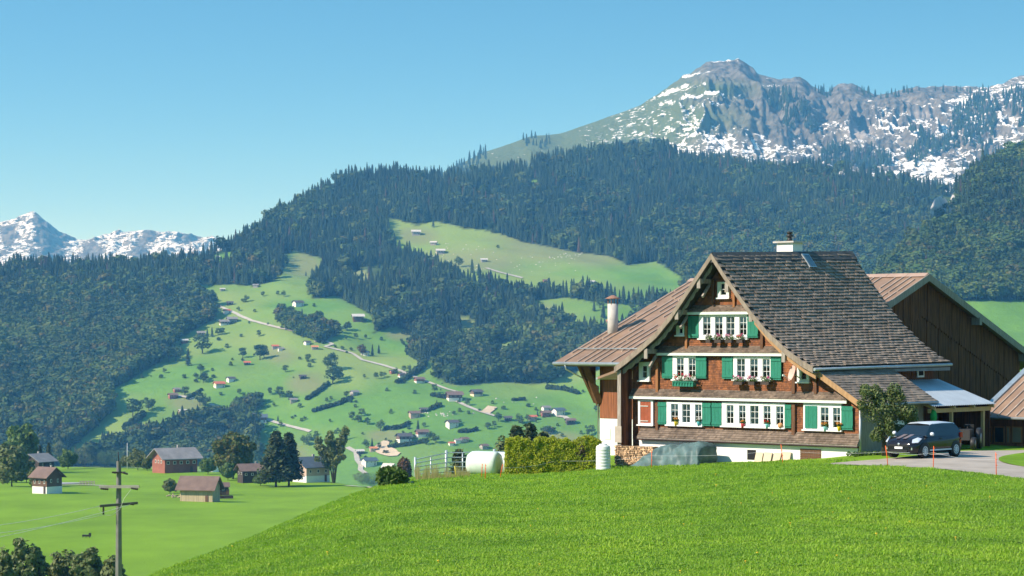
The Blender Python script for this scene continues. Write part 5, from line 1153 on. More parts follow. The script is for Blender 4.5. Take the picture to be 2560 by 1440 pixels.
s, z = W(2341, 1030, 5.6); t = thing('hanging_bag', 'bright green cloth hanging under the carport eave', 'cloth', loc2w(6.1, d0c + .3, zec - .75), -AL); m = MB().lathe([(.03, 0), (.12, .05), (.17, .25), (.13, .5), (.03, .66)], (0, 0, 0), 10); m.build('cloth', simple('bright_green_cloth', (.02, .30, .06), .8, .2, 6), t)

# ------------------------------------------------------------------ concrete power pole and its lines
Yp = 110.; PB = at(297, 1155, Yp); zg = ground(PB[0], Yp); t = thing('power_pole', 'grey concrete power pole with two crossarms in the field', 'pole', (PB[0], Yp, zg)); hh = PB[2] - zg + .05
MB().tube([(0, 0, -.4), (0, 0, hh * .5), (0, 0, hh)], [.24, .175, .115], 8, smooth=False).build('shaft', simple('grey_pole_concrete', (.165, .162, .150), .9, .15, 3), t); k = Yp / F
def pz(y): return hh - (y - 1155) * k
M_OLDW = simple('old_grey_wood', (.34, .31, .26), .9, .2, 3); M_INS = simple('brown_insulator', (.035, .028, .025), .3, .1, 4, bmp=0)
MB().box(-.92, 1.05, -.30, -.16, pz(1222), pz(1215)).build('crossarm', M_OLDW, t); MB().obox((.04, -.23, pz(1263)), (.86, .35, .05), (.03, -.07, 0), (0, 0, .06)).build('crossarm', simple('dark_arm', (.10, .09, .08), .8, .2, 3), t)
MB().box(-.3, .35, -.25, -.12, pz(1185), pz(1181)).build('bracket', M_BLACK, t); MB().tube([(0, 0, hh), (-.03, 0, hh + .45)], .025, 6).build('lightning_rod', M_BLACK, t)
for x0, x1, y0, y1 in ((-.85, -.45, 1223, 1225), (.65, 1.0, 1222, 1225), (.22, .5, 1183, 1187), (-.70, -.70, 1266, 1288), (.60, .80, 1261, 1263), (-.25, -.08, 1182, 1184)):
    a, b = np.array([x0, -.3, pz(y0)]), np.array([x1, -.3, pz(y1)]); m = MB(); ps = [a + (b - a) * f for f in np.linspace(0, 1, 9)]; m.tube(ps, [.03, .055, .035, .06, .035, .06, .035, .055, .03], 8); m.build('insulator', M_INS, t)
M_CAB = simple('pale_cable', (.55, .58, .52), .5, .05, 3, bmp=0)
for i, (a, b, lab) in enumerate((((-.86, -.55, 1266), (0, 1311), 'upper cable sagging from the pole crossarm to the orchard trees'), ((-.68, -.3, 1288), (0, 1331), 'middle cable hanging from the vertical insulator of the pole'), ((.78, .1, 1261), (0, 1341), 'lower cable passing behind the pole shaft'))):
    A = np.array([PB[0] + a[0], Yp + a[1], zg + pz(a[2])]); E_ = at(b[0], b[1], 102.); D_ = (E_ - A); pts = [A + D_ * f - (0, 0, 1.1 * f * (2.2 - f) * .25) + (0, 0, .30 * f) for f in np.linspace(0, 2.2, 16)]; MB().tube(pts, .013, 5).build('power_cable', M_CAB, label=lab, category='cable', group='cables on the power pole')
m = MB().tube([(PB[0] + .65, Yp - .3, zg + pz(1225)), (PB[0] + .3, Yp - .25, zg + pz(1248)), (PB[0] + .1, Yp - .3, zg + pz(1275)), (PB[0] - .3, Yp - .3, zg + pz(1290)), (PB[0] - .68, Yp - .3, zg + pz(1289)), (PB[0] - .88, Yp - .5, zg + pz(1275)), (PB[0] - .86, Yp - .55, zg + pz(1266))], .010, 5); m.build('jumper_cable', M_CAB, label='slack jumper cable looping between the crossarms of the pole', category='cable')
#PART5
# ------------------------------------------------------------------ buildings of the field and the valley side
WALLM = {'white': simple('far_white_wall', (.74, .73, .70), .9, .05, .3, bmp=0), 'cream': simple('far_cream_wall', (.70, .60, .42), .9, .05, .3, bmp=0), 'brown': simple('far_brown_wall', (.125, .070, .045), .85, .25, .6, (1, 1, .3), bmp=0), 'red': simple('far_red_wall', (.28, .10, .07), .85, .2, .6, bmp=0),
         'grey': simple('far_grey_wall', (.33, .31, .29), .9, .12, .5, bmp=0), 'dark': simple('far_dark_wall', (.050, .036, .030), .85, .25, .6, bmp=0), 'pink': simple('far_pinkish_wall', (.50, .36, .30), .9, .1, .5, bmp=0), 'board': simple('weathered_boards', (.42, .34, .22), .85, .3, .8, (3, 3, .2), bmp=.1)}
ROOFM = {'grey': simple('far_grey_roof', (.22, .21, .21), .8, .2, .4, bmp=0), 'brown': simple('far_brown_roof', (.16, .105, .085), .8, .2, .5, bmp=0), 'red': simple('far_red_roof', (.50, .13, .07), .8, .15, .5, bmp=0), 'orange': simple('far_orange_roof', (.58, .22, .09), .8, .12, .5, bmp=0), 'dark': simple('far_dark_roof', (.085, .080, .085), .8, .2, .5, bmp=0),
         'pale': simple('far_pale_roof', (.52, .50, .47), .7, .1, .5, bmp=0), 'slate': simple('far_slate_roof', (.080, .105, .135), .6, .15, .5, bmp=0)}
def house(x, y, wpx, wall, roof, label, yaw=20, base=None, name='chalet_house', cat='house', hr=.42, lr=.80, dr_=.62, pitch=.5, nwin=4, P=None, group='houses scattered over the valley side', gwin=2, oh=.10, chim=True):
    P = hit(x, y) if P is None else P; k = P[1] / F; w = wpx * k; L, D, Hh = w * lr, w * dr_, w * hr * .8; ov = w * oh
    t = thing(name, label, cat, tuple(P), R(yaw), group); b = .38 * Hh if base else 0
    if base: MB().box(-L / 2 - .03, L / 2 + .03, -D / 2 - .03, D / 2 + .03, -D * .45, b).build('base_wall', WALLM[base], t)
    rz = pitch * D / 2; MB().prism_x([(-D / 2, b if base else -D * .45), (D / 2, b if base else -D * .45), (D / 2, Hh), (0, Hh + rz), (-D / 2, Hh)], -L / 2, L / 2).build('wall', WALLM[wall], t)
    th = max(.18, w * .018); e = D / 2 + ov; m = MB()
    for s in (-1, 1): m.prism_x([(0, Hh + rz + th), (s * e, Hh - pitch * ov + th), (s * e, Hh - pitch * ov), (0, Hh + rz)], -L / 2 - ov, L / 2 + ov)
    ro = m.build('roof', ROOFM[roof], t)
    if chim: MB().box(L * .12, L * .12 + w * .05, D * .08, D * .08 + w * .05, Hh, Hh + rz + w * .07).build('chimney', WALLM['grey'], ro)
    ww, wh = max(.6, L * .09), max(.7, Hh * .20)
    for i in range(nwin):
        u = -L / 2 + L * (i + .5) / nwin; f = MB().box(u - ww / 2, u + ww / 2, -D / 2 - .08, -D / 2 - .02, Hh * .55, Hh * .55 + wh).build('window', M_WHITE, t)
        if wpx > 26: MB().box(u - ww * .36, u + ww * .36, -D / 2 - .11, -D / 2 - .081, Hh * .55 + wh * .12, Hh * .55 + wh * .88).build('pane', M_DARK, f)
    sg = -1 if yaw < 0 else 1
    for i in range(gwin):
        u = D * (-.22 + .44 * i / max(1, gwin - 1)); xx = sorted((-sg * (L / 2 + .02), -sg * (L / 2 + .08))); f = MB().box(xx[0], xx[1], u - ww * .45, u + ww * .45, Hh * .6, Hh * .6 + wh).build('window', M_WHITE, t)
        if wpx > 26: xx = sorted((-sg * (L / 2 + .081), -sg * (L / 2 + .11))); MB().box(xx[0], xx[1], u - ww * .3, u + ww * .3, Hh * .6 + wh * .12, Hh * .6 + wh * .88).build('pane', M_DARK, f)
    MB().box(L * .28, L * .28 + max(.8, L * .08), -D / 2 - .09, -D / 2 - .031, 0, max(1.5, Hh * .42)).build('door', WALLM['brown'] if wall != 'brown' else WALLM['dark'], t)
    return t
# field buildings
FG = 'buildings round the mown field'
house(500, 1252, 100, 'board', 'brown', 'small weathered board barn with brown roof out in the field', -14, None, 'field_barn', 'barn', .46, .86, .50, .95, 0, group=FG, gwin=0, chim=False)
P = hit(553, 1238); house(553, 1238, 34, 'dark', 'brown', 'dark lean-to shed joined to the weathered field barn', 10, None, 'lean_to', 'shed', .75, .8, .8, .6, 1, group=FG, gwin=1, chim=False, P=P + (0, 3.5, 0))
house(437, 1180, 122, 'red', 'grey', 'large reddish farmhouse with broad grey roof behind the field', 33, None, 'farmhouse', 'house', .40, .72, .62, .52, 5, group=FG, gwin=3)
house(118, 1232, 84, 'brown', 'brown', 'brown house with white basement behind a small tree', -36, 'white', 'brown_house', 'house', .66, .62, .60, .75, 3, group=FG, gwin=2)
house(95, 1182, 80, 'dark', 'grey', 'dark house with low grey roof among the trees', 60, None, 'dark_house', 'house', .5, .7, .7, .55, 2, group=FG, gwin=2)
house(632, 1205, 84, 'dark', 'brown', 'dark chalet with white windows under a brown roof', 24, None, 'dark_chalet', 'house', .48, .78, .55, .55, 4, group=FG, gwin=2)
house(778, 1203, 98, 'pink', 'slate', 'pinkish house with slate-blue roof among the trees', 38, 'white', 'slate_house', 'house', .52, .70, .64, .62, 3, group=FG, gwin=3)
house(972, 1195, 38, 'white', 'pale', 'white house with pale roof behind dark bushes', -30, None, 'white_house', 'house', .8, .7, .7, .9, 2, group=FG)
house(535, 1178, 40, 'white', 'pale', 'small white gable house behind the round maple', -50, None, 'gable_house', 'house', .6, .7, .7, .8, 1, group=FG)
# valley side: x, y, width, wall, roof, yaw, base, label
VH = [(556, 727, 13, 'grey', 'pale', 15, None, 'tiny pale-roofed hut on the highest pasture by the wood'), (640, 718, 15, 'grey', 'grey', -10, None, 'tiny grey hut at the wood edge below the ridge'), (545, 645, 10, 'white', 'pale', 20, None, 'tiny white hut in a forest clearing below the ridge'), (575, 762, 17, 'dark', 'dark', 10, None, 'dark hut beside the upper end of the lane'),
      (567, 782, 17, 'white', 'red', 30, None, 'white chalet with red roof where the lane leaves the wood'), (560, 812, 24, 'dark', 'grey', 20, 'white', 'dark chalet with white footing joined to a long barn'), (580, 806, 26, 'grey', 'grey', 18, None, 'long grey-roofed barn below the red-roofed chalet'), (503, 839, 21, 'brown', 'grey', 12, None, 'brown hut next to dark conifers by the wood'),
      (461, 857, 18, 'red', 'pale', 25, None, 'reddish chalet with pale roof at the wood edge'), (745, 765, 26, 'white', 'dark', 35, None, 'white house with dark roof high on the open pasture'), (895, 801, 30, 'brown', 'pale', 12, None, 'pale-roofed barn standing alone under the forest'), (768, 861, 17, 'white', 'dark', 40, None, 'white gabled house at the foot of the small wood'),
      (787, 873, 17, 'grey', 'orange', 10, None, 'hut with orange roof below the small wood'), (688, 871, 17, 'grey', 'red', 15, None, 'red-roofed cottage hidden among garden trees'), (702, 876, 15, 'white', 'grey', 20, None, 'white cottage beside the red-roofed one'), (618, 912, 17, 'dark', 'red', 10, None, 'dark hut with red roof alone on the slope'),
      (913, 888, 20, 'white', 'slate', -20, None, 'white house half hidden by a rust-brown tree at the lane bend'), (577, 953, 21, 'white', 'dark', 35, None, 'white house with dark roof above the cream one'), (548, 968, 27, 'cream', 'red', 28, 'white', 'cream house with bright red roof on the open slope'), (442, 979, 18, 'red', 'grey', 30, None, 'small red barn above the lane end'),
      (432, 995, 23, 'red', 'brown', 25, None, 'red-brown house at the end of the lower lane'), (456, 1034, 20, 'brown', 'pale', 30, None, 'brown hut with pale roof on the lower pasture'), (613, 1057, 46, 'brown', 'grey', 18, 'cream', 'large brown farm barn with cream base on the lane'), (650, 1055, 36, 'red', 'slate', 8, 'white', 'low red and white farm wing beside the big barn'),
      (757, 946, 17, 'dark', 'dark', 20, None, 'dark hut on the rough pasture'), (734, 1005, 19, 'grey', 'grey', 12, None, 'grey hut among trees on the mid slope'), (886, 987, 21, 'grey', 'grey', 40, None, 'tall grey stone house at the top of a hedge'), (982, 933, 16, 'red', 'dark', 30, None, 'red house in the garden trees below the lane'), (1004, 942, 18, 'red', 'dark', 30, 'white', 'red and white house beside the curved hedge'),
      (1048, 956, 25, 'red', 'brown', 25, 'white', 'red chalet with white ground floor under the lane'), (1232, 935, 12, 'white', 'grey', 20, None, 'tiny white hut below the long forest edge'), (1191, 989, 29, 'brown', 'dark', 30, 'cream', 'brown farmhouse with rows of white windows on the lane'), (1136, 1000, 40, 'brown', 'brown', 14, 'white', 'long brown barn with white gable by the lane'),
      (1036, 1042, 28, 'pink', 'brown', 18, None, 'pinkish barn with brown roof on the open slope'), (1059, 1029, 19, 'dark', 'dark', 15, None, 'dark hut under a tree above the pinkish barn'), (1130, 1066, 30, 'white', 'dark', 30, None, 'white and red house standing alone on the slope'), (1055, 1090, 31, 'red', 'brown', 20, 'white', 'red chalet on white base below a tall conifer'),
      (1010, 1103, 37, 'brown', 'dark', 24, 'white', 'broad chalet with dark roof and white footing'), (1129, 1113, 16, 'white', 'red', 20, None, 'tiny white house at the end of a hedge'), (1145, 1107, 19, 'white', 'grey', 25, None, 'white house between two small neighbours'), (1161, 1104, 21, 'pink', 'brown', 30, None, 'pinkish house with brown roof at the hamlet edge'),
      (1210, 1121, 21, 'grey', 'brown', 35, None, 'grey barn alone above the metal railing'), (933, 1127, 19, 'pink', 'orange', 15, None, 'small house with orange roof beside the earth cutting'), (900, 1134, 20, 'dark', 'pale', 15, None, 'dark house with pale roof by the valley road'), (923, 1163, 36, 'white', 'slate', 30, None, 'white house with slate-blue roof by the winding road'),
      (1270, 1051, 20, 'dark', 'dark', 10, None, 'low dark barn between round trees'), (1331, 1049, 21, 'pink', 'red', 20, None, 'pinkish cottage with reddish roof near the hamlet'), (1365, 1026, 22, 'white', 'grey', 25, None, 'white house at the top of the hamlet'), (1364, 1040, 25, 'red', 'brown', 15, None, 'red house in the middle of the hamlet'),
      (1396, 1036, 31, 'white', 'slate', 35, None, 'bright white house with slate-blue roof'), (1426, 1059, 25, 'dark', 'brown', 15, None, 'dark barn with brown roof below the white house'), (1371, 1080, 22, 'pink', 'brown', 20, None, 'pinkish house wrapped in round bushes'), (1401, 941, 11, 'white', 'grey', 20, None, 'tiny pale hut on the far meadow by the barn eave'),
      (1040, 587, 23, 'grey', 'pale', 5, None, 'long pale-roofed alpine hut high on the upper alp'), (1084, 612, 17, 'grey', 'pale', -8, None, 'pale alpine hut in the middle of the upper alp'), (1101, 634, 22, 'grey', 'pale', 5, None, 'long pale hut among boulders on the upper alp'), (1210, 655, 17, 'grey', 'pale', 8, None, 'pale hut at the head of the alp track'),
      (1364, 705, 13, 'red', 'brown', 15, None, 'tiny reddish hut at the lower edge of the alp'), (1480, 709, 15, 'grey', 'pale', 10, None, 'tiny pale hut beside conifers under the alp'), (1339, 745, 11, 'white', 'grey', 20, None, 'tiny white hut in the clearing below the alp'), (1521, 806, 12, 'red', 'orange', 10, None, 'tiny hut with orange roof behind the barn flue')]
for i, (x, y, w, wa, ro, yw, ba, lab) in enumerate(VH):
    house(x, y, w * 1.08, wa, ro, lab, yw, ba, nwin=2 if w < 18 else 3, gwin=1 if w < 18 else 2, chim=w > 17)

# ------------------------------------------------------------------ lanes
M_LANE = simple('pale_lane', (.40, .38, .34), .9, .1, .2, bmp=0); M_EARTH = simple('bare_earth', (.52, .42, .30), .95, .15, .1, bmp=0)
def lane(pix, w, label, mat=M_LANE, name='path', lift=.9, step=5.):
    L = np.concatenate([[0], np.cumsum([math.dist(pix[i], pix[i + 1]) for i in range(len(pix) - 1)])]); tt = np.arange(0, L[-1], step); xs = np.interp(tt, L, [p[0] for p in pix]); ys = np.interp(tt, L, [p[1] for p in pix]); C = [hit(x, y) for x, y in zip(xs, ys)]; vs = []
    for i, c in enumerate(C):
        d = C[min(i + 1, len(C) - 1)] - C[max(i - 1, 0)]; d[2] = 0; d /= np.linalg.norm(d) + 1e-9; nrm = np.array([-d[1], d[0], 0]); ww = w if not callable(w) else w(i / len(C))
        for s in (-1, 0, 1): p = c + nrm * s * ww / 2; vs.append((p[0], p[1], ground(p[0], p[1]) + lift))
    MB().add(vs, [(3 * i + j, 3 * i + 3 + j, 3 * i + 4 + j, 3 * i + 1 + j) for i in range(len(C) - 1) for j in range(2)], True).build(name, mat, kind='structure', label=label, category='path')
lane([(525, 758), (560, 772), (585, 783), (605, 793), (630, 803), (690, 819), (755, 833), (775, 840)], 3.6, 'pale lane climbing along the upper pasture to the wood')
lane([(785, 855), (810, 852), (832, 862), (812, 868), (850, 877), (882, 885), (895, 894), (905, 901), (960, 915), (1000, 928), (1035, 943), (1080, 960), (1120, 975), (1160, 985)], 3.6, 'pale lane winding down past the farmhouses')
lane([(1140, 1004), (1170, 1018), (1200, 1030), (1240, 1042)], 4, 'pale lane running down from the long barn'); lane([(445, 991), (465, 994), (482, 999)], 5, 'short pale lane at the red-brown house')
lane([(525, 1012), (560, 1024), (600, 1034), (640, 1040), (668, 1050), (690, 1058), (740, 1071), (780, 1081)], 3.8, 'pale lane passing above the large farm barn'); lane([(868, 1120), (890, 1132), (893, 1152), (903, 1165), (900, 1176), (915, 1186)], 4.5, 'pale road winding at the valley bottom')
lane([(1215, 671), (1250, 682), (1310, 697)], 5, 'pale track crossing the upper alp'); lane([(1392, 1041), (1412, 1044), (1425, 1053)], 5, 'pale track beside the bright white house'); lane([(1212, 1034), (1225, 1024), (1232, 1017)], 9, 'patch of bare earth beside the lane', M_EARTH, 'earth_patch')
lane([(966, 1104), (953, 1118), (960, 1127), (982, 1136), (1000, 1138)], lambda f: 6 + 9 * math.sin(3.1 * min(1, f * 1.1)), 'bare earth cutting on the lower slope', M_EARTH, 'earth_patch')
lane([(150, 1213), (190, 1212), (240, 1213), (285, 1215)], 2.5, 'thin farm track crossing the mown field', M_LANE, 'path', .06); lane([(150, 1208), (160, 1208), (192, 1209)], 14, 'grey paved yard beside the brown house', simple('grey_yard', (.36, .36, .38), .9, .1, .3, bmp=0), 'yard', .05)
lane([(870, 1214), (900, 1216), (950, 1220)], 3, 'pale road at the far edge of the field', M_LANE, 'path', .06)

# ------------------------------------------------------------------ trees of the field
FT = 'trees round the mown field'
tree(583, 1196, 118, 112, 'maple', 'huge round dark maple beside the dark chalet', 101, n=11000, trunk=.05, leaf=.52)
tree(690, 1216, 136, 112, 'pine', 'tall ragged dark conifer in front of the slate-roofed house', 102, 'conifer', n=7600, leaf=.75); tree(722, 1214, 130, 92, 'pine', 'lighter ragged conifer leaning on its dark neighbour', 103, 'conifer', n=5600, leaf=.75)
def airy(x, y, hpx, wpx, label, seed, kind='olive', nb=40, n=6500):
    P = hit(x, y); k = P[1] / F; h, w = hpx * k, wpx * k / 2; q = random.Random(seed); t = thing('tree', label, 'tree', tuple(P), 0, FT); m = MB(); B = []
    for j in range(5):
        a = j * 1.26 + q.random(); l = w * q.uniform(.3, .9); tip = (l * math.cos(a), l * math.sin(a), h * q.uniform(.72, .95)); m.tube([(.15 * math.cos(a), .15 * math.sin(a), -.5), (tip[0] * .3, tip[1] * .3, h * .4), tip], [h * .020, h * .012, .05], 6)
        for f in np.linspace(.45, 1.02, nb // 5): B.append((tip[0] * f ** 1.4 + q.uniform(-.1, .1) * w, tip[1] * f ** 1.4, tip[2] * f + q.uniform(-.03, .06) * h, w * q.uniform(.16, .30), w * q.uniform(.16, .3), h * q.uniform(.07, .12)))
    for _ in range(5): a = q.random() * 6.28; B.append((w * .85 * math.cos(a), w * .85 * math.sin(a), h * q.uniform(.25, .55), w * .2, w * .2, h * .06))
    m.build('trunk', M_BARK, t); MB().quads(blob_leaves(B, n, h * .024, seed, .3)).build('crown', LEAFM[kind], t)
airy(835, 1206, 132, 100, 'tall airy poplar with several stems beside the slate house', 104)
TL = [(213, 1167, 54, 62, 'maple', 'round dark tree on the far edge of the field'), (262, 1168, 46, 38, 'green', 'dark green tree beside the round one at the field edge'), (292, 1168, 44, 40, 'green', 'bushy tree behind the pole top'), (345, 1174, 52, 44, 'olive', 'light green tree beside the large farmhouse'), (368, 1176, 34, 24, 'maple', 'small dark tree at the corner of the large farmhouse'),
      (52, 1180, 122, 78, 'green', 'tall pale broadleaf behind the dark low-roofed house'), (30, 1215, 108, 72, 'olive', 'big leafy birch beside the brown house'), (66, 1205, 60, 40, 'maple', 'dark bushy tree filling the gap behind the brown house'), (102, 1230, 66, 52, 'maple', 'small round tree in front of the brown house'), (148, 1165, 68, 30, 'olive', 'slender light tree near the low roof'), (425, 1232, 36, 32, 'olive', 'small yellowish tree beside the weathered barn'),
      (520, 1185, 42, 40, 'green', 'bright green bushy tree beside the large farmhouse'), (570, 1200, 46, 34, 'green', 'bright young tree in front of the maple'), (652, 1213, 30, 36, 'green', 'dark garden bush in front of the dark chalet'), (795, 1200, 62, 42, 'olive', 'yellow-green tree behind the slate roof'), (980, 1214, 40, 60, 'green', 'dark bushes at the far field edge'), (935, 1214, 36, 60, 'green', 'low dark bushes before the white pale-roofed house'),
      (905, 1208, 30, 44, 'olive', 'low olive bushes at the end of the field'), (8, 1205, 70, 50, 'green', 'leafy tree at the edge of the brown house garden'), (170, 1172, 50, 40, 'green', 'bushy tree behind the brown house roof'), (318, 1170, 34, 34, 'olive', 'pale bush under the flagpole')]
def top_tree(x, yt, wpx, Y, kind, lab, seed, name='tree', n=3000, leaf=.2, group=None):
    P = at(x, yt, Y); zg_ = ground(P[0], Y); tree(x, 0, (P[2] - zg_) * F / Y, wpx, kind, lab, seed, name, n, group, .12, np.array([P[0], Y, zg_]), leaf)
top_tree(1255, 1066, 74, 330, 'olive', 'hazy olive tree behind the steel railing', 290, n=4200, leaf=.30, group=FT)
for i, (x, y, h, w, kd, lab) in enumerate(TL): tree(x, y, h, w * 1.22, kd, lab, 200 + i, n=4200, group=FT, trunk=.05, leaf=h * .0062)
for x, y, h, w, lab in ((100, 1178, 66, 26, 'dark spruce behind the low grey roof'), (122, 1176, 70, 28, 'second dark spruce next to the low grey roof')): tree(x, y, h, w, 'pine', lab, int(x) + 7, 'spruce', n=2600, group=FT)
for x, yt, w, Yq, lab in ((1292, 1062, 190, 300., 'dark spruce top above the clipped hedge'), (1327, 1055, 170, 310., 'pointed spruce behind the clipped hedge'), (1358, 1078, 150, 305., 'small spruce top peeping over the hedge'), (1147, 1122, 150, 290., 'dark young spruce behind the steel railing')): top_tree(x, yt, w, Yq, 'pine', lab, int(x), 'spruce', 9000, .42, FT)
P = at(1010, 1145, 600.); P[2] = ground(P[0], 600.); hc = 6 - 295 / F * 600 - P[2]; t = thing('cypress', 'rust-brown rounded conifer beside the steel railing', 'tree', tuple(P)); k = 600. / F; MB().tube([(0, 0, -1), (0, 0, hc * .8)], [.3, .08], 6).build('trunk', M_BARK, t); MB().quads(blob_leaves([(0, 0, hc * .56, 20 * k, 20 * k, hc * .46), (0, 0, hc * .35, 22 * k, 22 * k, hc * .33)], 4200, .32, 55, .75)).build('crown', LEAFM['rust'], t)
# orchard trees low in the dip by the pole
for i, (x, yt, w, Y, lab) in enumerate(((8, 1356, 60, 215, 'dark tree top at the foot of the mown field'), (65, 1340, 105, 235, 'large leafy tree in the dip under the cables'), (165, 1362, 90, 240, 'bushy tree between two others in the dip'), (225, 1360, 80, 236, 'leafy tree in the dip beside the pole'), (282, 1376, 70, 233, 'low leafy tree just behind the pole'))):
    P = at(x, yt, Y); zg_ = ground(P[0], Y); P2 = np.array([P[0], Y, zg_]); hp = (P[2] - zg_) * F / Y; tree(x, 0, hp, w * 1.2, 'shrub' if i % 2 else 'olive', lab, 300 + i, n=6500, P=P2, group='orchard trees in the dip by the pole', trunk=.12, leaf=.22)

# ------------------------------------------------------------------ single trees, hedges on the valley side
def crown_mesh(name, mat, seed, tall=False):
    q = random.Random(seed); B = [(0, 0, .56, .27, .27, .36)] + lobes(q, 11, .34, .42, .55, .16); return MB().quads(blob_leaves(B, 420, .050, seed, .6)).mesh(name, mat)
TR_ME = MB().tube([(0, 0, -.12), (0, 0, .3), (.01, 0, .6)], [.028, .022, .008], 6).tube([(0, 0, .2), (.12, .05, .45)], [.012, .004], 5).tube([(0, 0, .22), (-.11, -.06, .48)], [.012, .004], 5).mesh('trunk', M_BARK)
M_FAR = foliage('slope_tree_leaves', [(.040, .085, .030), (.058, .110, .034), (.080, .135, .044)], .7, True, .2)
CRO = [crown_mesh('crown', M_FAR, 400 + i) for i in range(4)]; CRR = crown_mesh('crown', LEAFM['rust'], 410)
CON = [conifer_mesh('crown', M_CON, 50 + i, 9, 8, 1, .20) for i in range(2)]
TREES = [(657, 741, 13, 'b'), (694, 738, 12, 'b'), (709, 742, 15, 'b'), (616, 754, 16, 'b'), (596, 778, 11, 'b'), (636, 781, 9, 'b'), (647, 841, 16, 'b'), (506, 884, 50, 'b'), (470, 914, 42, 'c'), (422, 905, 38, 'b'), (440, 902, 34, 'b'), (452, 895, 26, 'b'), (607, 895, 26, 'b'), (650, 900, 38, 'b'), (660, 896, 34, 'b'), (830, 927, 44, 'b'), (818, 922, 30, 'b'), (770, 902, 18, 'b'),
         (890, 846, 14, 'b'), (914, 846, 11, 'b'), (865, 849, 8, 'b'), (905, 888, 28, 'r'), (931, 890, 28, 'c'), (947, 884, 21, 'c'), (530, 842, 24, 'c'), (518, 842, 20, 'c'), (545, 838, 19, 'b'), (556, 836, 17, 'b'), (411, 933, 13, 'b'), (502, 933, 22, 'b'), (490, 948, 15, 'b'), (508, 957, 24, 'b'), (515, 950, 18, 'b'), (700, 994, 28, 'b'), (722, 1000, 24, 'b'), (675, 987, 18, 'b'), (713, 930, 18, 'b'), (832, 960, 40, 'b'), (845, 950, 34, 'b'),
         (500, 1014, 34, 'b'), (513, 1016, 28, 'b'), (462, 989, 24, 'b'), (332, 1042, 46, 'b'), (345, 1035, 34, 'b'), (372, 1027, 28, 'b'), (380, 1022, 24, 'b'), (441, 1058, 18, 'b'), (749, 1020, 12, 'b'), (685, 1017, 11, 'b'), (866, 993, 16, 'b'), (817, 1005, 12, 'b'), (828, 1001, 11, 'b'), (762, 1050, 9, 'b'), (825, 1056, 9, 'b'), (695, 1053, 14, 'c'), (701, 1067, 13, 'b'), (865, 1100, 30, 'c'), (772, 1114, 28, 'b'), (760, 1112, 22, 'b'), (790, 1105, 20, 'b'),
         (1039, 861, 20, 'b'), (1025, 936, 24, 'c'), (1010, 930, 16, 'b'), (990, 934, 14, 'b'), (1087, 982, 22, 'b'), (1092, 1017, 17, 'c'), (951, 1077, 26, 'b'), (1045, 1079, 28, 'c'), (1246, 1054, 22, 'b'), (1219, 1073, 18, 'b'), (1236, 1068, 16, 'b'), (1297, 1058, 23, 'b'), (1319, 1054, 17, 'b'), (1305, 1060, 14, 'b'), (1277, 949, 20, 'b'), (1247, 948, 16, 'b'), (1310, 950, 16, 'b'), (1325, 952, 22, 'b'), (1267, 917, 32, 'c'), (1282, 919, 28, 'c'), (1295, 915, 32, 'c'), (1245, 912, 26, 'b'),
         (1230, 913, 24, 'b'), (1168, 1014, 18, 'b'), (940, 946, 16, 'b'), (953, 944, 15, 'b'), (961, 942, 12, 'b'), (911, 946, 11, 'b'), (978, 1032, 10, 'b'), (975, 1035, 8, 'b'), (1340, 1056, 16, 'c'), (1344, 1040, 14, 'c'), (1371, 1085, 22, 'b'), (1358, 1083, 16, 'b'), (1384, 1082, 15, 'b'), (1480, 1085, 24, 'b'), (1470, 1090, 18, 'b'), (1490, 1030, 16, 'b'), (1245, 622, 10, 'b'), (1083, 568, 24, 'c'), (1147, 668, 26, 'b'), (1095, 668, 28, 'c'), (1080, 664, 16, 'c'), (1118, 676, 20, 'b'),
         (1180, 682, 34, 'c'), (1197, 690, 30, 'c'), (1508, 795, 34, 'c'), (1485, 778, 28, 'c'), (1500, 770, 22, 'b'), (1580, 775, 24, 'b'), (1600, 768, 26, 'b'), (1390, 780, 20, 'c'), (765, 690, 12, 'c'), (610, 1000, 16, 'b'), (598, 985, 14, 'b'), (1060, 1068, 12, 'b'), (1150, 1058, 10, 'b'), (1120, 1062, 10, 'b'), (930, 1118, 22, 'c'), (915, 1120, 20, 'b'), (948, 1122, 16, 'b'), (990, 1112, 12, 'b'), (1075, 1100, 20, 'b'), (1088, 1108, 22, 'b'), (1065, 1112, 18, 'b'), (880, 1050, 22, 'b'), (896, 1056, 20, 'b'), (918, 1062, 18, 'b'), (905, 1040, 20, 'b')]
LBL = {'b': 'rounded broadleaf tree standing on the green valley side', 'c': 'pointed dark spruce standing on the green valley side', 'r': 'rust-brown broadleaf tree beside the lane bend'}
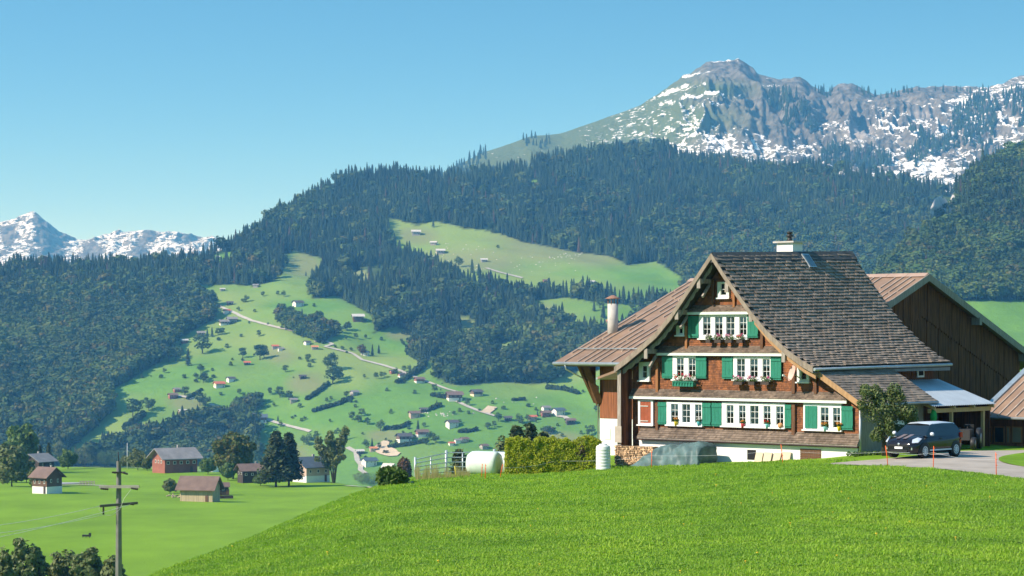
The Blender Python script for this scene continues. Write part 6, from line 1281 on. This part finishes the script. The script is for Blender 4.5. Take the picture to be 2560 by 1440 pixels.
for i, (x, y, h, kd) in enumerate(TREES):
    P = hit(x, y); k = P[1] / F; H_ = h * k * 1.08; w = H_ * rnd.uniform(.9, 1.2) if kd != 'c' else H_ * rnd.uniform(.9, 1.2)
    near = min(VH, key=lambda v: math.hypot(v[0] - x, 1.6 * (v[1] - y))); dist = math.hypot(near[0] - x, 1.6 * (near[1] - y)); size = 'tall' if H_ > 13 else 'small' if H_ < 7 else 'middling'
    noun = {'b': 'rounded tree', 'c': 'dark spruce', 'r': 'rust-brown tree'}[kd]; words = near[7].split()
    lb = f"{size} {noun} {'beside' if dist < 22 else 'near'} the " + ' '.join(words[:11]) if dist < 75 else f"{size} {noun} alone on the " + ('lower' if y > 1000 else 'upper' if y < 780 else 'middle') + ' valley side'
    t = thing('slope_tree' if kd != 'c' else 'slope_spruce', lb, 'tree', tuple(P), rnd.random() * 6.28, {'b': 'broadleaf trees dotted over the valley side', 'c': 'spruces dotted over the valley side', 'r': None}[kd], (w * 1.15 if kd != 'c' else w, w * 1.15 if kd != 'c' else w, H_))
    link('trunk', TR_ME, t); link('crown', CRR if kd == 'r' else (rnd.choice(CON) if kd == 'c' else rnd.choice(CRO)), t)
# scattered thorn bushes in the rough pasture
BU = [crown_mesh('crown', M_FAR, 450 + i) for i in range(2)]
for i in range(120):
    for _ in range(60):
        x, y = rnd.uniform(300, 1480), rnd.uniform(740, 1150)
        if inside(PASTURE[0], x, y) and float(fbm(np.array(x / 60.), np.array(y / 35.), 2, 222)) > .12: break
    P = hit(x, y); k = P[1] / F; H_ = rnd.uniform(4, 15) * k; near = min(VH, key=lambda v: math.hypot(v[0] - x, 1.6 * (v[1] - y)))
    t = thing('pasture_bush', ('low' if H_ < 3 else 'round') + ' bush in the pasture near the ' + ' '.join(near[7].split()[:9]), 'bush', tuple(P), rnd.random() * 6, 'bushes dotted over the pasture', (H_ * 1.4, H_ * 1.2, H_)); t.location.z -= H_ * .2
    link('foliage', rnd.choice(BU), t)
HEDGES = [([(820, 962), (800, 978), (767, 1000)], 9, 'long dark hedge slanting down below the twin trees'), ([(785, 1030), (810, 1022), (845, 1012), (880, 996)], 8, 'hedge below the tall grey stone house'), ([(312, 1075), (335, 1058), (358, 1040)], 14, 'thick hedge on the bank by the spur wood'), ([(1018, 880), (1032, 892), (1050, 902), (1062, 912), (1050, 925), (1035, 935)], 16, 'curved thick hedge under the forest corner'),
          ([(1030, 938), (1010, 950), (995, 958)], 10, 'hedge running down beside the red and white house'), ([(1078, 1025), (1100, 1014)], 10, 'short hedge beside a small spruce'), ([(965, 1074), (990, 1073), (1005, 1070), (1022, 1060)], 8, 'hedge beside the round tree above the broad chalet'), ([(1148, 1081), (1170, 1080), (1193, 1076)], 7, 'short straight hedge on the lower slope'),
          ([(972, 1120), (1020, 1114), (1060, 1106)], 8, 'low hedge under the broad chalet'), ([(1235, 952), (1270, 954), (1305, 955), (1340, 957)], 8, 'hedge along the meadow top below the forest'), ([(1082, 990), (1100, 994), (1115, 996)], 8, 'hedge behind the long brown barn'), ([(470, 998), (490, 985), (505, 975)], 6, 'thin hedge above the lane end'), ([(905, 690), (890, 700)], 6, 'scrub strip in the forest gap'), ([(1285, 1002), (1312, 1000)], 6, 'small dark thicket on the open meadow'), ([(1370, 972), (1410, 975), (1445, 985)], 9, 'ragged scrub on the bank by the barn eave'), ([(1240, 750), (1300, 745)], 6, 'scrub under the alp')]
for i, (pl, hp, lab) in enumerate(HEDGES):
    L = np.concatenate([[0], np.cumsum([math.dist(pl[j], pl[j + 1]) for j in range(len(pl) - 1)])]); tt = np.arange(0, L[-1] + .1, 4.); P0 = hit(*pl[0]); B = []
    for l in tt: p = hit(np.interp(l, L, [a for a, b in pl]) + rnd.uniform(-1, 1), np.interp(l, L, [b for a, b in pl])); k = p[1] / F; hh_ = hp * k * rnd.uniform(.7, 1.25); B.append((*(p - P0 + (0, 0, hh_ * .4)), hh_ * .65, hh_ * .65, hh_ * .6))
    t = thing('hedgerow', lab, 'hedge', tuple(P0), 0, 'hedges on the valley side'); MB().quads(blob_leaves(B, 60 * len(B), 1.5, 500 + i, .5)).build('foliage', foliage('hedgerow_leaves', [(.028, .055, .020), (.045, .080, .026), (.060, .098, .032)], .7) if i == 0 else bpy.data.materials['hedgerow_leaves'], t)
# pale limestone crag in the forest edge
n1, n2 = 40, 30; vs = []
for i in range(n1):
    u = i / (n1 - 1); x = 2326 + 80 * u; h_ = (math.sin(math.pi * min(1, .16 + u * .84)) ** .6) * (.8 + .35 * float(vnoise(np.array(u * 7.), np.array(.3), 5))); yb = 549 - 22 * u + 5 * float(vnoise(np.array(u * 9.), np.array(2.3), 6)); yt = yb - 58 * max(.08, h_)
    for j in range(n2):
        v = j / (n2 - 1); y = yb + (yt - yb) * v; w = (8 + 10 * float(ridged(np.array(x / 17.), np.array(y / 24.), 4, 3))) * math.sin(math.pi * min(.98, v * .9 + .08)); Yq = min(624 / (.35 - (HOR - y) / F), 624 / (.35 - (HOR - float(look(T_CC, x))) / F)) - 7 - w; vs.append(tuple(at(x, y, Yq)))
MB().add(vs, [(i * n2 + j, (i + 1) * n2 + j, (i + 1) * n2 + j + 1, i * n2 + j + 1) for i in range(n1 - 1) for j in range(n2 - 1)], False).build('cliff', simple('pale_limestone', (.46, .43, .39), .9, .45, .05, (1, 1, .5), bmp=.5, bdist=3), kind='structure', label='pale limestone crag sticking out of the forest', category='cliff')
# things beside the weathered barn and in the field
P = hit(448, 1228); t = thing('parked_van', 'white van parked behind the weathered field barn', 'van', tuple(P), .5); m = MB().prism_y([(-2, .4), (2, .4), (2.1, 1.1), (1.5, 1.25), (1.0, 2.0), (-1.9, 2.05), (-2.05, 1.2)], -.85, .85); m.build('body', M_WHITE, t); MB().prism_y([(1.45, 1.28), (.98, 1.92), (-1.5, 1.92), (-1.6, 1.28)], -.87, .87).build('glazing', M_DARK, t)
for x in (-1.3, 1.3):
    for s_ in (-1, 1): MB().lathe([(.1, s_ * .70), (.33, s_ * .72), (.33, s_ * .88), (.1, s_ * .9)], (x, 0, .33), 14, 'y').build('wheel', M_BLACK, t)
P = hit(446, 1244); t = thing('log_heap', 'heap of logs and rubble beside the weathered barn', 'heap', tuple(P)); m = MB(); q = random.Random(9)
for i in range(26): a = np.array([q.uniform(-2.2, 2.2), q.uniform(-1, 1), q.uniform(.05, .9)]); m.tube([a, a + (q.uniform(-.8, .8), q.uniform(-.5, .5), q.uniform(-.2, .2))], q.uniform(.08, .18), 6)
m.build('logs', simple('mixed_logs', (.32, .24, .18), .9, .3, 1, island=.6), t)
P = hit(566, 1246); t = thing('water_trough', 'dark wooden trough beside the weathered barn', 'trough', tuple(P), .2); MB().box(-1.7, 1.7, -.5, .5, 0, .15).box(-1.7, 1.7, -.5, -.4, .15, .7).box(-1.7, 1.7, .4, .5, .15, .7).box(-1.7, -1.6, -.4, .4, .15, .7).box(1.6, 1.7, -.4, .4, .15, .7).build('basin', WALLM['dark'], t)
P = hit(216, 1343); t = thing('drinking_trough', 'dark drinking trough on a tripod out in the mown field', 'trough', tuple(P), -.1); k = P[1] / F; MB().box(-10 * k, 8 * k, -.25, .25, .12, .45).box(7 * k, 11 * k, -.3, .3, .1, .75).build('basin', M_BLACK, t); [MB().tube([(x * k, 0, .2), (x * k - .1, 0, -.1)], .05, 5).build('leg', M_BLACK, t) for x in (-8, 0, 9)]
P = hit(218, 1212); t = thing('wooden_fence', 'low wooden fence beside the paved yard', 'fence', tuple(P)); k = P[1] / F
for f in np.linspace(-18, 18, 6): MB().box(f * k - .1, f * k + .1, -.1, .1, -.3, 1.2).build('post', M_GTIMB, t)
for z in (.5, 1.0): MB().box(-18 * k, 18 * k, -.06, .06, z - .1, z + .1).build('rail', M_GTIMB, t)
P = hit(318, 1172); MB().tube([(0, 0, -1), (0, 0, 9.5)], [.12, .07], 8).build('flagpole', M_WHITE, None, tuple(P), label='tall white flagpole behind the power pole', category='pole')
P = hit(951, 1206); MB().tube([(0, 0, -1), (0, 0, 6.2)], [.16, .12], 8).build('timber_pole', M_LTIMB, None, tuple(P), label='pale timber pole beside the white pale-roofed house', category='pole')
# grazing animals are only specks: pale stones on the pasture
q = np.random.default_rng(77); m = MB()
for x, y, n, sx_, sy_ in ((1110, 1036, 26, 40, 8), (1270, 1000, 12, 60, 10), (1150, 620, 30, 130, 25), (1350, 660, 30, 120, 25), (1080, 640, 30, 40, 14), (1270, 715, 16, 50, 10), (1180, 672, 24, 30, 8), (1410, 640, 30, 50, 12), (860, 720, 14, 50, 20)):
    for _ in range(n):
        p = hit(x + q.normal() * sx_ * .5, y + q.normal() * sy_ * .5); r_ = q.uniform(.5, 1.3); m.add([p + np.array(v) * r_ * q.uniform(.7, 1.2) for v in ((1, 0, 0), (0, 1, 0), (-1, 0, 0), (0, -1, 0), (0, 0, .8), (.1, .1, -.6))], [(0, 1, 4), (1, 2, 4), (2, 3, 4), (3, 0, 4), (1, 0, 5), (2, 1, 5), (3, 2, 5), (0, 3, 5)])
m.build('boulders', simple('pale_boulders', (.52, .50, .47), .9, .2, .4, island=.25, bmp=0), kind='stuff', label='pale boulders scattered over the upper pastures', category='boulders')
# ------------------------------------------------------------------ haze
def haze_box():
    m = bpy.data.materials.new('valley_air'); m.use_nodes = True; nt = m.node_tree; nt.nodes.clear()
    o = nt.nodes.new('ShaderNodeOutputMaterial'); v = nt.nodes.new('ShaderNodeVolumePrincipled')
    v.inputs['Color'].default_value = (.14, .51, 1.0, 1); v.inputs['Absorption Color'].default_value = (1, 1, 1, 1); v.inputs['Density'].default_value = 1.15e-4; v.inputs['Anisotropy'].default_value = .0
    nt.links.new(v.outputs[0], o.inputs['Volume'])
    MB().box(-3400, 3400, -3400, 9600, -165, 760).build('haze', m, kind='stuff', label='thin blue haze filling the valley air', category='haze')
haze_box()
